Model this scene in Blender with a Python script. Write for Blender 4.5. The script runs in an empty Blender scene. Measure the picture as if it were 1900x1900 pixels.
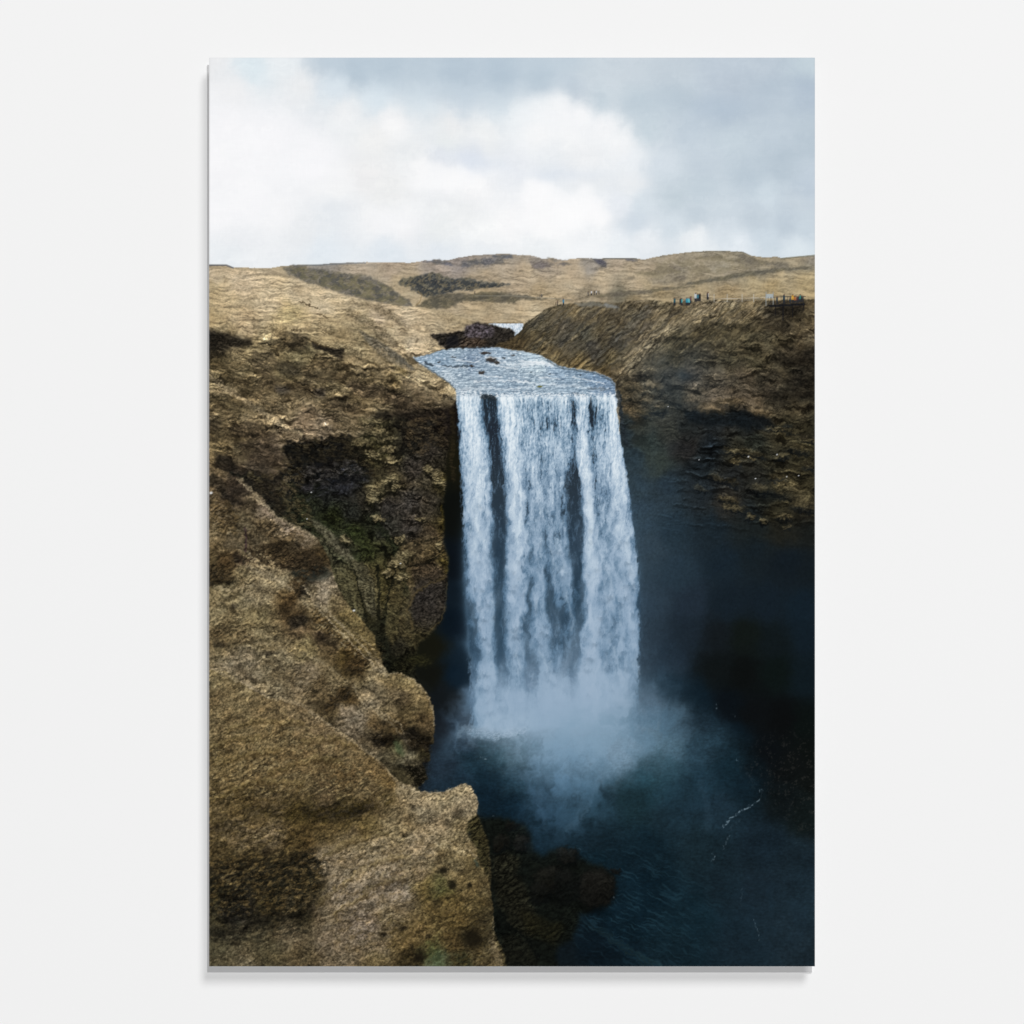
# A thin photo print of a waterfall, set over a grey shadow-strip board on a pale wall.
# The printed picture is painted by the numpy code below (noise, strokes and shapes)
# and stored as the ink colour of the print's flat face.
import bpy, bmesh
import numpy as np, math
OX, OY, S = 388, 107, .75
W, H = int(1124 * S), int(1686 * S)
f32 = np.float32
YY, XX = np.mgrid[0:H, 0:W].astype(f32)
XX = XX / f32(S) + OX + f32(.5); YY = YY / f32(S) + OY + f32(.5)
RNG = np.random.RandomState(7)
GR = RNG.rand(256, 256).astype(f32) * 2 * np.pi
GX, GY = np.cos(GR), np.sin(GR)

def perlin(x, y, seed=0):
    x = x + seed * 17.37; y = y + seed * 9.71
    xi = np.floor(x); yi = np.floor(y)
    fx = (x - xi).astype(f32); fy = (y - yi).astype(f32)
    xi = xi.astype(np.int32) & 255; yi = yi.astype(np.int32) & 255
    x1 = (xi + 1) & 255; y1 = (yi + 1) & 255
    u = fx * fx * fx * (fx * (fx * 6 - 15) + 10); v = fy * fy * fy * (fy * (fy * 6 - 15) + 10)
    def g(a, b, dx, dy): return GX[b, a] * dx + GY[b, a] * dy
    a = g(xi, yi, fx, fy); b = g(x1, yi, fx - 1, fy); c = g(xi, y1, fx, fy - 1); d = g(x1, y1, fx - 1, fy - 1)
    a = a + u * (b - a); c = c + u * (d - c)
    return (a + v * (c - a)) * 1.5

def fbm(x, y, octv=4, seed=0, gain=.5, ridged=False):
    s = 0; a = 1.; t = 0
    for i in range(octv):
        n = perlin(x, y, seed + i * 3.1)
        if ridged: n = 1 - 2 * np.abs(n)
        s = s + a * n; t += a; a *= gain; x = x * 2.03; y = y * 2.03
    return s / t

def hexc(s):
    s = s.strip('#'); return np.array([int(s[i:i + 2], 16) for i in (0, 2, 4)], f32) / 255

def blur(a, s):
    s = s * S
    if s < .3: return a
    if s <= 3:
        r = max(1, int(s * 2.6 + .5)); k = np.exp(-.5 * (np.arange(-r, r + 1) / s) ** 2); k /= k.sum()
        for ax in (0, 1):
            p = np.pad(a, [(r, r) if i == ax else (0, 0) for i in range(a.ndim)], mode='edge'); o = 0
            n = a.shape[ax]
            for i, kk in enumerate(k): o = o + f32(kk) * (p[i:i + n] if ax == 0 else p[:, i:i + n])
            a = o
        return a
    r = max(1, int(round(math.sqrt(s * s * 12 / 3 + 1) / 2 - .5)))
    for _ in range(3):
        for ax in (0, 1):
            p = np.pad(a, [(r + 1, r) if i == ax else (0, 0) for i in range(a.ndim)], mode='edge')
            c = np.cumsum(p, axis=ax, dtype=np.float64); n = a.shape[ax]
            a = ((c[2 * r + 1:] - c[:n]) if ax == 0 else (c[:, 2 * r + 1:] - c[:, :n])).astype(f32) / (2 * r + 1)
    return a

def sm(a, b, x):
    t = np.clip((x - a) / (b - a), 0, 1); return t * t * (3 - 2 * t)

def pts(s):
    return [tuple(float(v) for v in p.split(',')) for p in s.split()]

# two fields of edge roughness, coarse and fine
WA = [fbm(XX / 26, YY / 26, 3, 40), fbm(XX / 26, YY / 26, 3, 50)]
WB = [fbm(XX / 7, YY / 7, 3, 60), fbm(XX / 7, YY / 7, 3, 70)]

def box(P, pad):
    xs = [p[0] for p in P]; ys = [p[1] for p in P]
    x0 = min(W - 1, max(0, int((min(xs) - OX - pad) * S))); x1 = min(W, int((max(xs) - OX + pad) * S) + 2)
    y0 = min(H - 1, max(0, int((min(ys) - OY - pad) * S))); y1 = min(H, int((max(ys) - OY + pad) * S) + 2)
    return (slice(y0, max(y1, y0 + 1)), slice(x0, max(x1, x0 + 1)))
def ext(v, lo, hi): return v - 40 if v <= lo else v + 40 if v >= hi else v

def poly(P, soft=.8, wa=0, wb=0):
    if isinstance(P, str): P = pts(P)
    P = [(ext(a, 388, 1512), ext(b, 107, 1792)) for a, b in P]
    sl = box(P, 3 * soft + 1.5 * wa + 1.5 * wb + 3)
    x = XX[sl] + wa * 1.6 * WA[0][sl] + wb * 1.6 * WB[0][sl]
    y = YY[sl] + wa * 1.6 * WA[1][sl] + wb * 1.6 * WB[1][sl]
    m = np.zeros(x.shape, bool); n = len(P)
    for i in range(n):
        (xa, ya), (xb, yb) = P[i], P[(i + 1) % n]
        if ya == yb: continue
        c = (ya > y) != (yb > y)
        m ^= c & (x < (xb - xa) * (y - ya) / (yb - ya) + xa)
    return sl, blur(m.astype(f32), soft)

def line(P, w, soft=.6, wa=0, wb=0):
    """stroke; w = width or (start, end)"""
    if isinstance(P, str): P = pts(P)
    w0, w1 = w if isinstance(w, tuple) else (w, w)
    sl = box(P, max(w0, w1) + 3 * soft + 1.5 * wa + 1.5 * wb + 3)
    x = XX[sl] + wa * 1.6 * WA[0][sl] + wb * 1.6 * WB[0][sl]
    y = YY[sl] + wa * 1.6 * WA[1][sl] + wb * 1.6 * WB[1][sl]
    out = np.zeros(x.shape, f32); n = len(P) - 1
    for i in range(n):
        (xa, ya), (xb, yb) = P[i], P[i + 1]
        L = (xb - xa) ** 2 + (yb - ya) ** 2 + 1e-6
        t = np.clip(((x - xa) * (xb - xa) + (y - ya) * (yb - ya)) / L, 0, 1)
        d = np.hypot(x - xa - t * (xb - xa), y - ya - t * (yb - ya))
        ww = .5 * (w0 + (w1 - w0) * (i + t) / n)
        out = np.maximum(out, np.clip((ww - d) / max(soft, .3) + .5, 0, 1))
    return sl, out

def blob(x, y, rx, ry=None, a=0, wa=0, wb=0, hard=1.):
    ry = ry or rx; R = 2.2 * max(rx, ry) + 2 * wa + 2 * wb
    sl = box([(x - R, y - R), (x + R, y + R)], 0)
    X = XX[sl] + wa * 1.6 * WA[0][sl] + wb * 1.6 * WB[0][sl] - x; Y = YY[sl] + wa * 1.6 * WA[1][sl] + wb * 1.6 * WB[1][sl] - y
    c, s = math.cos(math.radians(a)), math.sin(math.radians(a))
    d = ((X * c + Y * s) / rx) ** 2 + ((-X * s + Y * c) / ry) ** 2
    return sl, np.exp(-d ** hard * .9).astype(f32)

IMG = np.zeros((H, W, 3), f32)
def over(m, col, op=1.):
    sl, a = m
    if isinstance(col, str): col = hexc(col)
    if callable(col): col = col(sl)
    if isinstance(col, np.ndarray) and col.ndim == 3 and col.shape[:2] == (H, W): col = col[sl]
    a = (a * op)[..., None] if a.ndim == 2 else a * op
    IMG[sl] = IMG[sl] * (1 - a) + col * a
def mul(m, k):
    sl, a = m; IMG[sl] *= (1 + (k - 1) * a)[..., None]

def field(txt, p=2.2, s=14., gain=1., sat=1.):
    """colour field through control points 'x,y,hex ...' (inverse distance)"""
    C = [t.split(',') for t in txt.split()]
    q = 6; gy, gx = np.mgrid[0:1686 // q + 3, 0:1124 // q + 3].astype(f32)
    gx = gx * q + OX; gy = gy * q + OY
    num = 0; den = 0
    for c in C:
        w = 1 / ((gx - float(c[0])) ** 2 + (gy - float(c[1])) ** 2 + s * s) ** p
        num = num + w[..., None] * hexc(c[2]); den = den + w
    g = (num / den[..., None]).astype(f32) * gain; m_ = g.mean(-1, keepdims=True); g = m_ + (g - m_) * sat
    x = (XX - OX) / q; y = (YY - OY) / q
    x += 10. / q * WA[0]; y += 10. / q * WA[1]
    x = np.clip(x, 0, g.shape[1] - 1.01); y = np.clip(y, 0, g.shape[0] - 1.01)
    xi = x.astype(int); yi = y.astype(int); fx = (x - xi)[..., None]; fy = (y - yi)[..., None]
    return (g[yi, xi] * (1 - fx) + g[yi, xi + 1] * fx) * (1 - fy) + (g[yi + 1, xi] * (1 - fx) + g[yi + 1, xi + 1] * fx) * fy

def rot(a, sx, sy, wx=0):
    c, s = math.cos(math.radians(a)), math.sin(math.radians(a))
    X = XX + wx * WA[0]; Y = YY + wx * WA[1]
    return (X * c + Y * s) / sx, (-X * s + Y * c) / sy
def emb(h, dx, dy):
    return h - np.roll(np.roll(h, dy, 0), dx, 1)
def norm(a): return (a - a.mean()) / (a.std() + 1e-6)

# ---------- relief textures (shared) ----------
def relief(a, sx, sy, seed, octv=5, wx=6, lift=(1, 2), gain=.55):
    u, v = rot(a, sx * 1.5, sy * 1.5, wx)
    amp, tot, h, e = 1., 0, 0, 0
    for i in range(octv):
        n = perlin(u, v, seed * 7 + i * 3.1)
        b = (1.25 * np.abs(n) + .5 * n if i < 3 else n)          # puffy clumps with thin creases
        l = max(1, int(round(sy * 1.5 * S / 2 ** i / 4)))
        e = e + norm(emb(b, -max(0, l // 2), -l)) * gain ** (i * .55)
        h = h + amp * b; amp *= gain; u = u * 2.07 + .3 * n; v = v * 2.03
    return norm(e), norm(h)
speck = RNG.randn(H, W).astype(f32)
FINE = norm(norm(blur(speck, .9)) * .75 + norm(blur(RNG.randn(H, W).astype(f32), 1.8)) * .4)
MOT = fbm(XX / 30, YY / 22, 4, 90)            # mottling of hue
ROUGH = .55 + .9 * sm(-.35, .45, fbm(XX / 60, YY / 38, 4, 97))
ALL = (slice(None), slice(None))
def land(base, e, h, ke=.16, kh=.12, kf=.08, warm=.05, sl=ALL):
    s = (ke * np.tanh(e[sl] * .75) * 1.25 + kh * np.tanh(h[sl] * .8) * 1.1) * ROUGH[sl] + 1.15 * kf * FINE[sl]
    k = np.where(s > 0, 1 + s, np.exp(1.35 * s))
    o = base * k[..., None]
    hue = warm * MOT[sl]
    o = o * np.stack([1 + hue, 1 + .15 * hue, 1 - hue], -1)
    g_ = o.mean(-1, keepdims=True); o = g_ + (o - g_) * .84; o = o * (1 + sm(.22, .5, g_) * np.array([0, .01, .06], f32))
    return np.clip(o, 0, 1)
def crag(o, amt, a=8, sx=44, sy=20, seed=200, light=.2, wx=14):
    """broken turf and rock: dark brown hollows with ragged edges, creases, pale brows"""
    u, v = rot(a, sx, sy, wx)
    f = fbm(u, v, 6, seed, .6)
    hol = sm(.06, .30, f); up = sm(.02, .25, np.roll(f, -3, 0) - .12) * (1 - hol)
    n = np.abs(perlin(u * 1.5 + .6 * f, v * 1.5, seed + 9)); n2_ = np.abs(perlin(u * 3.4 + f, v * 3.1, seed + 19))
    cr = np.exp(-(n / .05) ** 2) * sm(-.2, .3, perlin(u * .8, v * .8, seed + 29)) + .7 * np.exp(-(n2_ / .07) ** 2) * sm(0, .4, perlin(u, v, seed + 39))
    k = (1 - .52 * amt * hol) * (1 - .5 * amt * np.clip(cr, 0, 1)) * (1 + light * amt * up)
    return o * k[..., None] * (1 - (amt * hol)[..., None] * np.array([0, .02, .06], f32))
LT = []
def lump(x, y, rx, ry, a=0, k=.45, rim=.55, wa=2.5, wb=3, col=None, o=.5):
    """a rounded clump lit from above left: bright brow, dark underside and cast shade below"""
    R = 1.7 * max(rx, ry) + 6
    sl = box([(x - R, y - R), (x + R, y + R)], 0)
    X = XX[sl] + wa * 1.6 * WA[0][sl] + wb * 1.6 * WB[0][sl] - x; Y = YY[sl] + wa * 1.6 * WA[1][sl] + wb * 1.6 * WB[1][sl] - y
    c, s_ = math.cos(math.radians(a)), math.sin(math.radians(a))
    u = (X * c + Y * s_) / rx; v = (-X * s_ + Y * c) / ry
    d = np.sqrt(u * u + v * v); m = 1 - sm(.86, 1.06, d)
    if col is not None: over((sl, m), col, o)
    f = 1 + m * k * np.clip(-.85 * v - .3 * u + .08, -1, .8) * (.5 + .5 * np.clip(d, 0, 1))
    sh = np.exp(-((u / 1.02) ** 4)) * np.exp(-((v - 1.12) / .2) ** 2) * rim * (1 - m)
    IMG[sl] *= np.clip(f * (1 - sh), 0, 2)[..., None]
def clumps(P, c, o, sc=14, soft=10, thr=-.02, seed=400, wa=8, a=-15):
    """ragged dark (or light) tufts scattered inside a soft region"""
    sl, m = poly(P, soft, wa, 4)
    ca, sa = math.cos(math.radians(a)), math.sin(math.radians(a)); X, Y = XX[sl], YY[sl]
    n = fbm((X * ca + Y * sa) / sc, (-X * sa + Y * ca) / (sc * .55), 5, seed, .62)
    over((sl, m * sm(thr, thr + .16, n + .35 * (m - .7))), c, o)

def inside(P, x, y):
    r = False
    for i in range(len(P)):
        (xa, ya), (xb, yb) = P[i], P[i - 1]
        if (ya > y) != (yb > y) and x < (xb - xa) * (y - ya) / (yb - ya) + xa: r = not r
    return r
def scatter(P, n, r0, r1, asp, a, k, rim, seed):
    """tussocks: many small clumps of uneven size over a slope, small ones first at the top"""
    P = pts(P); R = np.random.RandomState(seed); xs = [p[0] for p in P]; ys = [p[1] for p in P]
    L = []
    while len(L) < n:
        x = R.uniform(min(xs), max(xs)); y = R.uniform(min(ys), max(ys))
        if inside(P, x, y): L.append((y, x, r0 + (r1 - r0) * R.rand() ** 2, a + R.randn() * 9, R.uniform(.5, 1.3), R.rand()))
    for y, x, r, aa, f, q in sorted(L):
        lump(x, y, r, r * asp * (.8 + .5 * q), aa, k * f, rim * f, 2 + r * .2, 2 + r * .16)
# ================= SKY =================
SKY = field("""388,110,e9eaec 470,125,dbe8ef 430,170,ecedef 520,115,e6ecf0 600,118,c2d0dc 660,135,b5c6d4 720,120,b9c9d6
780,125,c3d1dc 850,130,b7c7d5 930,140,b3c4d3 1000,150,b8c8d5 1080,125,c6d3dd 1160,130,c8d4de 1250,130,c2cfda 1330,140,bac8d6 1420,125,bccad7
1500,115,c2d2dc 1500,170,afc0d1 1430,165,b4c4d3 1350,170,bac8d6 1260,180,bccbd7 1180,190,bfced9 1110,190,c2d1dc 1060,165,bccbd8
620,160,d9e5ee 700,180,d7e4ed 780,190,dce7ee 860,190,cbd8e3 930,200,d3dfe8 560,160,eceef0 640,210,eef0f2 420,230,f4f4f7 500,260,f5f5f8 400,300,f5f5f7
580,300,f6f6f9 450,360,f7f7f9 520,400,f3f4f6 400,400,f7f7f9 620,350,f2f3f4 700,260,eeefef 730,230,f5f5f6 680,330,ececed 760,280,ebeef0 830,260,e9eeef
820,290,e2e7ef 870,300,dee5f0 840,240,eeeff0 900,250,f0f2f3 780,310,f7f7f8 840,330,f8f8f9 880,350,f7f7f8 720,350,eeefef 620,390,e5eaef 560,430,eaedf0
430,440,eef0f3 420,470,e9eef2 600,470,e3ebf2 720,470,dde6ee 700,410,f2f3f5 750,420,f3f4f6 820,430,eceff0 900,440,f2f4f5 860,400,eef0f1 940,420,f8f8f9
960,210,e8eef2 1000,200,eff3f6 1040,190,f3f5f7 1080,215,f6f7f9 1120,240,f5f6f8 1000,250,f4f5f6 1060,260,f2f4f5 1150,270,f1f3f5 1020,290,e9edf1 1090,290,eff1f3
1020,322,dfe6ee 960,315,e8ecf2 1100,325,e9edf1 1170,300,e9eef3 1230,310,d3dee8 1170,340,eceff2 1000,360,fafafb 1060,400,fbfbfc 1010,420,fafafa 1110,400,f8f8f9
1150,380,e6ebf2 1190,380,d3dfe8 1180,410,cfdbe6 1240,330,cad7e1 1300,300,c2d0dc 1200,240,c6d5df 1280,240,bfcedb 1360,260,c3d2dd 1440,240,bdccd9 1500,250,b9c9d6
1350,210,b6c6d5 1300,350,c2d1dc 1250,365,c0cfd9 1390,330,bacad7 1450,310,b8c8d5 1500,340,becddb 1420,360,cddbe5 1480,380,c6d3de 1340,390,cad7e1 1290,400,c4d2dd
1400,400,bfcdd9 1460,410,bccbd8 1500,430,c8d6e1 1250,420,d3dfe8 1340,430,d5e0e9 1420,440,cbd9e4 1100,440,eff2f5 1200,445,e8edf2 1290,440,edf1f4 1300,460,eaf0f4
1370,460,e3ebf2 1480,462,dde8ef 1000,460,edf1f4 900,465,e9eef3 820,470,e4ebf2 1150,470,e8eef3""", p=1.8, s=16)
g_ = SKY.mean(-1, keepdims=True); SKY = g_ + (SKY - g_) * .85
cl = fbm(XX / 150, YY / 75, 6, 11, .52); cl2 = fbm(XX / 60 + 2 * WA[0], YY / 34, 6, 13, .6)
IMG[:] = SKY + (.026 * cl + .026 * cl2)[..., None] * np.array([1.1, 1, .85], f32)
for P, c, s, o in [
    ("940,215 975,195 1005,186 1022,172 1040,186 1075,203 1110,222 1150,242 1172,268 1184,296 1150,300 1060,285 960,290 935,250", "f6f7f9", 11, .3),
    ("1000,205 1030,190 1060,205 1090,230 1060,250 1010,240", "fafafb", 10, .4),
    ("968,345 985,337 1005,335 1028,338 1040,352 1046,364 1062,356 1078,345 1098,348 1108,370 1120,388 1140,400 1132,420 1116,428 1096,412 1060,428 1020,442 980,432 945,420 962,400 978,385", "fbfbfc", 4.5, .6),
    ("778,306 786,298 830,306 868,312 895,336 903,352 890,358 868,346 830,356 800,352 762,350 778,332", "fbfbfc", 5, .6),
    ("700,225 735,220 752,232 740,246 720,244", "fafafa", 5, .5), ("690,400 730,392 775,420 740,432 690,420", "f8f8fa", 6, .5),
    ("388,150 480,180 560,200 640,280 660,340 560,380 500,410 388,420", "f8f8fa", 16, .45),
    ("940,318 1000,322 1060,316 1140,322 1100,330 1000,332", "dde4ee", 6, .5), ("820,278 880,288 930,300 960,320 900,312 840,296", "dbe3ee", 7, .4),
    ("560,107 1120,107 1040,165 1000,180 950,190 900,196 840,180 780,190 720,176 650,150 590,128", "b6c7d5", 13, .4),
    ("1150,180 1240,165 1300,190 1240,215 1170,215", "b7c7d4", 14, .35), ("1270,190 1350,180 1420,195 1330,214 1280,218", "b2c2d2", 12, .5)]:
    over(poly(P, s, 7, 3), c, o)
SKYI = IMG.copy()

FARC = []
# ================= FAR HILLS =================
e1, h1 = relief(4, 34, 7, 1, 5, 6, (0, 1)); e2, h2 = relief(18, 15, 6, 2, 5, 8, (1, 2)); e3, h3 = relief(10, 60, 22, 3, 6, 22, (1, 2))
FAR = field("""388,500,9d8a69 430,503,a8946f 480,502,a99672 520,510,a18f6c 600,493,8a8171 680,495,a8977b 720,500,a18e72 740,530,a8946e 700,520,a79574 820,495,988975 850,482,8c8072
900,485,8e8270 950,482,9a8b72 1000,482,8c8170 1030,490,a08e72 900,505,ab9774 980,505,ad9976 1060,505,b09b78 1100,490,8b8271 1150,486,a39276 1050,525,b29e79 1120,520,b39f7a
1180,525,b19c77 960,520,a59170 1000,545,a28d67 900,550,9c8863 850,570,aa9570 950,575,b29d76 1000,585,b7a37b 950,592,a8926a 1040,560,a38e68 870,590,ab966e 800,590,ab976f 740,590,a8936c
800,610,b29c76 840,600,a48f69 740,620,a79169 780,640,b39e77 800,650,a48e66 750,650,a38e66 700,580,a8936b 1200,495,9d8c6e 1240,485,94866b 1300,478,978a6d 1350,480,8f8469 1250,500,887c63
1300,500,928468 1350,505,8d8167 1420,488,968768 1470,484,a1916f 1505,480,8a7f69 1220,515,94866a 1160,505,a1906f 1300,515,8d8065 1400,505,7c735e 1450,500,716a59 1500,495,7b7158
1200,530,a9956d 1300,530,a28f67 1400,520,ac976a 1450,510,b09b6e 1500,515,b09a6b 1350,545,957f57 1430,535,a18a5c 1500,530,a48e60 1150,545,6f6751 1230,545,8f7c57 1100,550,8e7e60 1180,560,877654
560,530,ab9772 620,550,b09b75 450,540,ab9570 388,530,a49069 500,530,ae9973""", p=2, s=10, gain=1.07, sat=1.0)
far = land(FAR, e1, h1, .05, .06, .022, .03)
skyline = """388,491 420,491 432,496 470,497 500,498 520,494 535,493 555,491 590,491 620,488 650,487 660,488 675,486 700,487 750,487 758,488 780,485 790,483 800,485 806,481
820,484 835,482 850,478 880,474 905,472 940,471 960,473 980,473 995,476 1005,480 1025,479 1040,482 1050,483 1060,480 1085,479 1110,480 1125,479 1175,479 1183,480 1195,482
1205,479 1230,474 1260,470 1290,467 1340,465 1352,466 1375,467 1385,471 1395,475 1420,478 1440,476 1450,479 1480,476 1512,473"""
over(poly(skyline + " 1520,800 380,800", .6, 0, .5), far)
over(line("388,492 420,492 433,497", 3, 1), "5d6066", .8); over(line("545,493 590,492 640,489 678,488", 3, 1), "70767c", .6)
over(line("1290,468 1345,467 1378,468 1390,474", 2.2, .8, 0, 1), "6d685a", .6); over(line("1450,480 1480,477 1512,474", 3, 1), "73705f", .7)
over(line("1120,480 1180,480", 2, .8), "5a5a55", .7)
DK = [("527,495 545,492 560,495 600,500 640,507 680,510 700,520 725,533 742,545 758,556 768,568 748,569 720,565 690,560 660,552 635,545 600,533 575,526 552,516 530,505", "67655a", .75, 3),
 ("388,496 410,500 440,511 430,512 400,504", "6b5d45", .5, 1.5), ("435,505 460,512 478,520 455,522 440,512", "6a5f4c", .6, 3),
 ("742,524 752,515 768,512 785,511 800,506 815,507 830,513 845,518 858,514 870,517 895,521 925,525 952,528 940,531 905,533 880,538 862,536 850,540 828,543 808,551 790,552 776,543 758,532 741,528", "54564f", .85, 3),
 ("770,568 790,556 805,548 825,544 870,545 905,541 940,543 965,547 1000,552 1020,555 1005,557 962,556 956,563 930,562 880,558 850,560 832,572 800,573", "5e5a4c", .85, 2.5),
 ("855,486 880,481 905,479 932,478 935,489 915,491 885,489 870,497 856,496", "6e6e6c", .8, 2), ("912,473 950,472 952,480 930,479 914,478", "5f6468", .8, 1),
 ("784,486 806,482 826,484 844,492 830,494 812,490", "62646a", .85, 2), ("983,486 1010,485 1030,490 1020,496 1000,500 986,498", "76706a", .8, 2), ("1030,490 1050,487 1065,491 1045,493", "5a5b60", .7, 1),
 ("1095,481 1118,480 1126,489 1126,497 1115,496 1108,488", "55565c", .9, 1.5), ("1010,478 1045,482 1060,480 1030,486", "7c7a76", .6, 1.5), ("1158,481 1184,481 1182,486 1165,485", "64656a", .8, 1),
 ("1262,529 1300,520 1350,511 1400,502 1440,498 1480,495 1510,497 1500,499 1450,503 1400,511 1340,521 1290,528", "5f5d50", .8, 2),
 ("1375,470 1395,478 1420,485 1450,490 1470,492 1440,494 1400,490 1360,484", "6f6a5b", .7, 3), ("1280,478 1310,472 1350,474 1345,480 1300,482", "7a7463", .6, 3),
 ("1195,508 1220,497 1260,494 1262,500 1230,508 1200,512", "777060", .6, 4), ("1240,520 1260,511 1275,515 1265,523", "726b5b", .6, 3), ("1290,508 1310,507 1308,512 1290,512", "706a5c", .6, 2), ("1170,514 1178,510 1176,517 1160,519", "6d6859", .6, 2),
 ("1095,549 1120,545 1160,541 1200,537 1240,533 1290,530 1290,533 1240,538 1200,544 1160,549 1120,552", "656051", .8, 2), ("860,513 890,511 910,516 940,519 925,522 890,519", "877a64", .5, 3), ("960,503 972,501 970,505", "57524a", .7, 1), ("1015,513 1032,511 1030,515", "67604f", .6, 1),
 ("388,540 420,541 425,547 400,552 388,552", "857351", .4, 4)]
for P, c, o, sc in [("527,495 560,495 640,507 700,520 742,545 768,568 720,565 660,552 600,533 552,516", "4c4c49", .7, 20), ("527,495 560,495 640,507 700,520 742,545 768,568 720,565 660,552 600,533 552,516", "7b7455", .45, 16), ("770,568 805,548 870,545 960,545 960,562 880,558 820,572", "4d4b42", .6, 14), ("1230,480 1370,475 1400,500 1250,520 1160,515", "80775f", .4, 22), ("850,480 935,478 935,492 860,496", "55565a", .6, 10)]: FARC.append((P, c, o, sc))
rk, rh = relief(-25, 9, 5, 7, 4, 4, (1, 1))
for P, c, o, wbb in DK:
    m = poly(P, 1.1, 1.5, wbb)
    sl, a = m; t = 1 + .10 * np.tanh(rk[sl]) + .07 * np.tanh(rh[sl]); mx = (.5 * sm(-.4, .5, MOT[sl]) * (hexc(c).mean() > .3))[..., None]; over(m, (hexc(c) * (1 - mx) + mx * hexc('77704f')) * np.array([.98, .97, 1.02], f32) * t[..., None], o)
for P, c, o, sc in FARC: clumps(P, c, o, sc, 3, .0, 405, 3, 14)
for s_ in ["780,515 800,520 815,530 835,540", "760,522 790,536 800,548", "850,520 835,533 820,543", "800,508 822,525 830,538", "870,535 895,530 930,531", "805,527 818,518", "775,518 790,528"]:
    over(line(s_, 2.5, 1.2, 2, 3), "2c2f33", .7)
clumps("742,524 768,512 800,506 845,518 895,521 950,528 880,538 828,543 790,552", "35393c", .75, 13, 2, -.05, 406, 3, -35); clumps("742,524 768,512 800,506 845,518 895,521 950,528 880,538 828,543 790,552", "8a7c60", .5, 12, 2, .12, 407, 3, -35)
over(line("800,512 830,521 845,531", 2, 1, 2, 3), "6b6a63", .6); over(line("880,549 950,549 1000,552 1060,556", 1.6, .8), "8a8577", .7)
over(line("775,541 783,547 778,560 772,567", 2, 1, 1, 1), "8d7a58", .7); over(line("962,541 985,546 1010,547 1040,556", 1.6, 1, 1, 3), "706550", .6)

# ================= LEFT LAND =================
LND = field("""388,500,a5926f 450,520,ab9671 388,545,9a855c 420,565,a38d63 500,560,ad9870 560,545,a9956f 600,565,b09c75 540,585,a8925f 650,560,ad9972 700,590,a99370 650,585,9f8a60 388,590,9d8659 450,600,9d8760 550,610,a08a5f 610,605,98835a
620,620,8f7b52 430,625,8b7850 470,650,7d6c47 390,665,4a4229 560,655,6b5f3e 620,640,917e55 680,600,8f7e58 700,650,7c6b47 680,630,8d7a52 740,600,ae9973 760,640,a8946f 720,615,a18d66
700,630,6d6145 740,640,9c8760 450,700,5c4f34 500,720,5b4d33 560,720,574a32 540,760,786746 620,700,5d5136 600,670,7a6945 540,690,75653f 650,680,6c5c3d 620,740,6a5b3c 680,700,6c5c3d 680,740,6b5a3a 740,690,78673f 720,680,6a5a3c
770,700,93805a 800,712,a28d63 832,725,9b865b 810,735,7c6a47 760,740,5c4e36 800,752,5c4e36 830,750,4f4430 400,700,6b5c3c 400,740,65563a 420,770,5e5035 470,770,7f6c48 500,790,7a6846 520,805,6f5e42 440,800,57492f 600,790,6d5d44 560,780,725f44
640,790,5f5138 400,830,6b5a38 450,830,50452f 500,830,5b4c38 480,860,3d3428 400,860,6a5838 430,880,3b3024 410,890,2f261e 690,790,5d5138 660,770,5a4c33 720,780,5a4d33 750,770,44392a""", p=2.2, s=12, gain=1.2, sat=.98)
U = land(LND, .6 * e2 + .4 * e1, h2 * .6 + .4 * h3, .21, .18, .06, .04)
Ufar = crag(land(LND, e1, h1, .10, .06, .035, .03), .22, 10, 40, 9, 350)
k = sm(560, 650, YY + 20 * WA[0] + (XX - 388) * -.05)[..., None]
U = crag(U, .95, 12)
U = Ufar * (1 - k) + U * k
over(poly("388,497 430,500 470,503 520,512 560,522 590,530 620,545 660,553 700,560 740,568 790,573 830,578 860,590 885,598 870,606 850,610 815,618 800,622 815,633 822,646 800,655 765,663 780,675 805,692 830,708 846,720 848,745 850,900 388,900", 1, 0, .6), U)
over(poly("540,545 600,556 650,563 640,566 590,562", 4, 4, 4), "c0ab83", .25)

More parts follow.
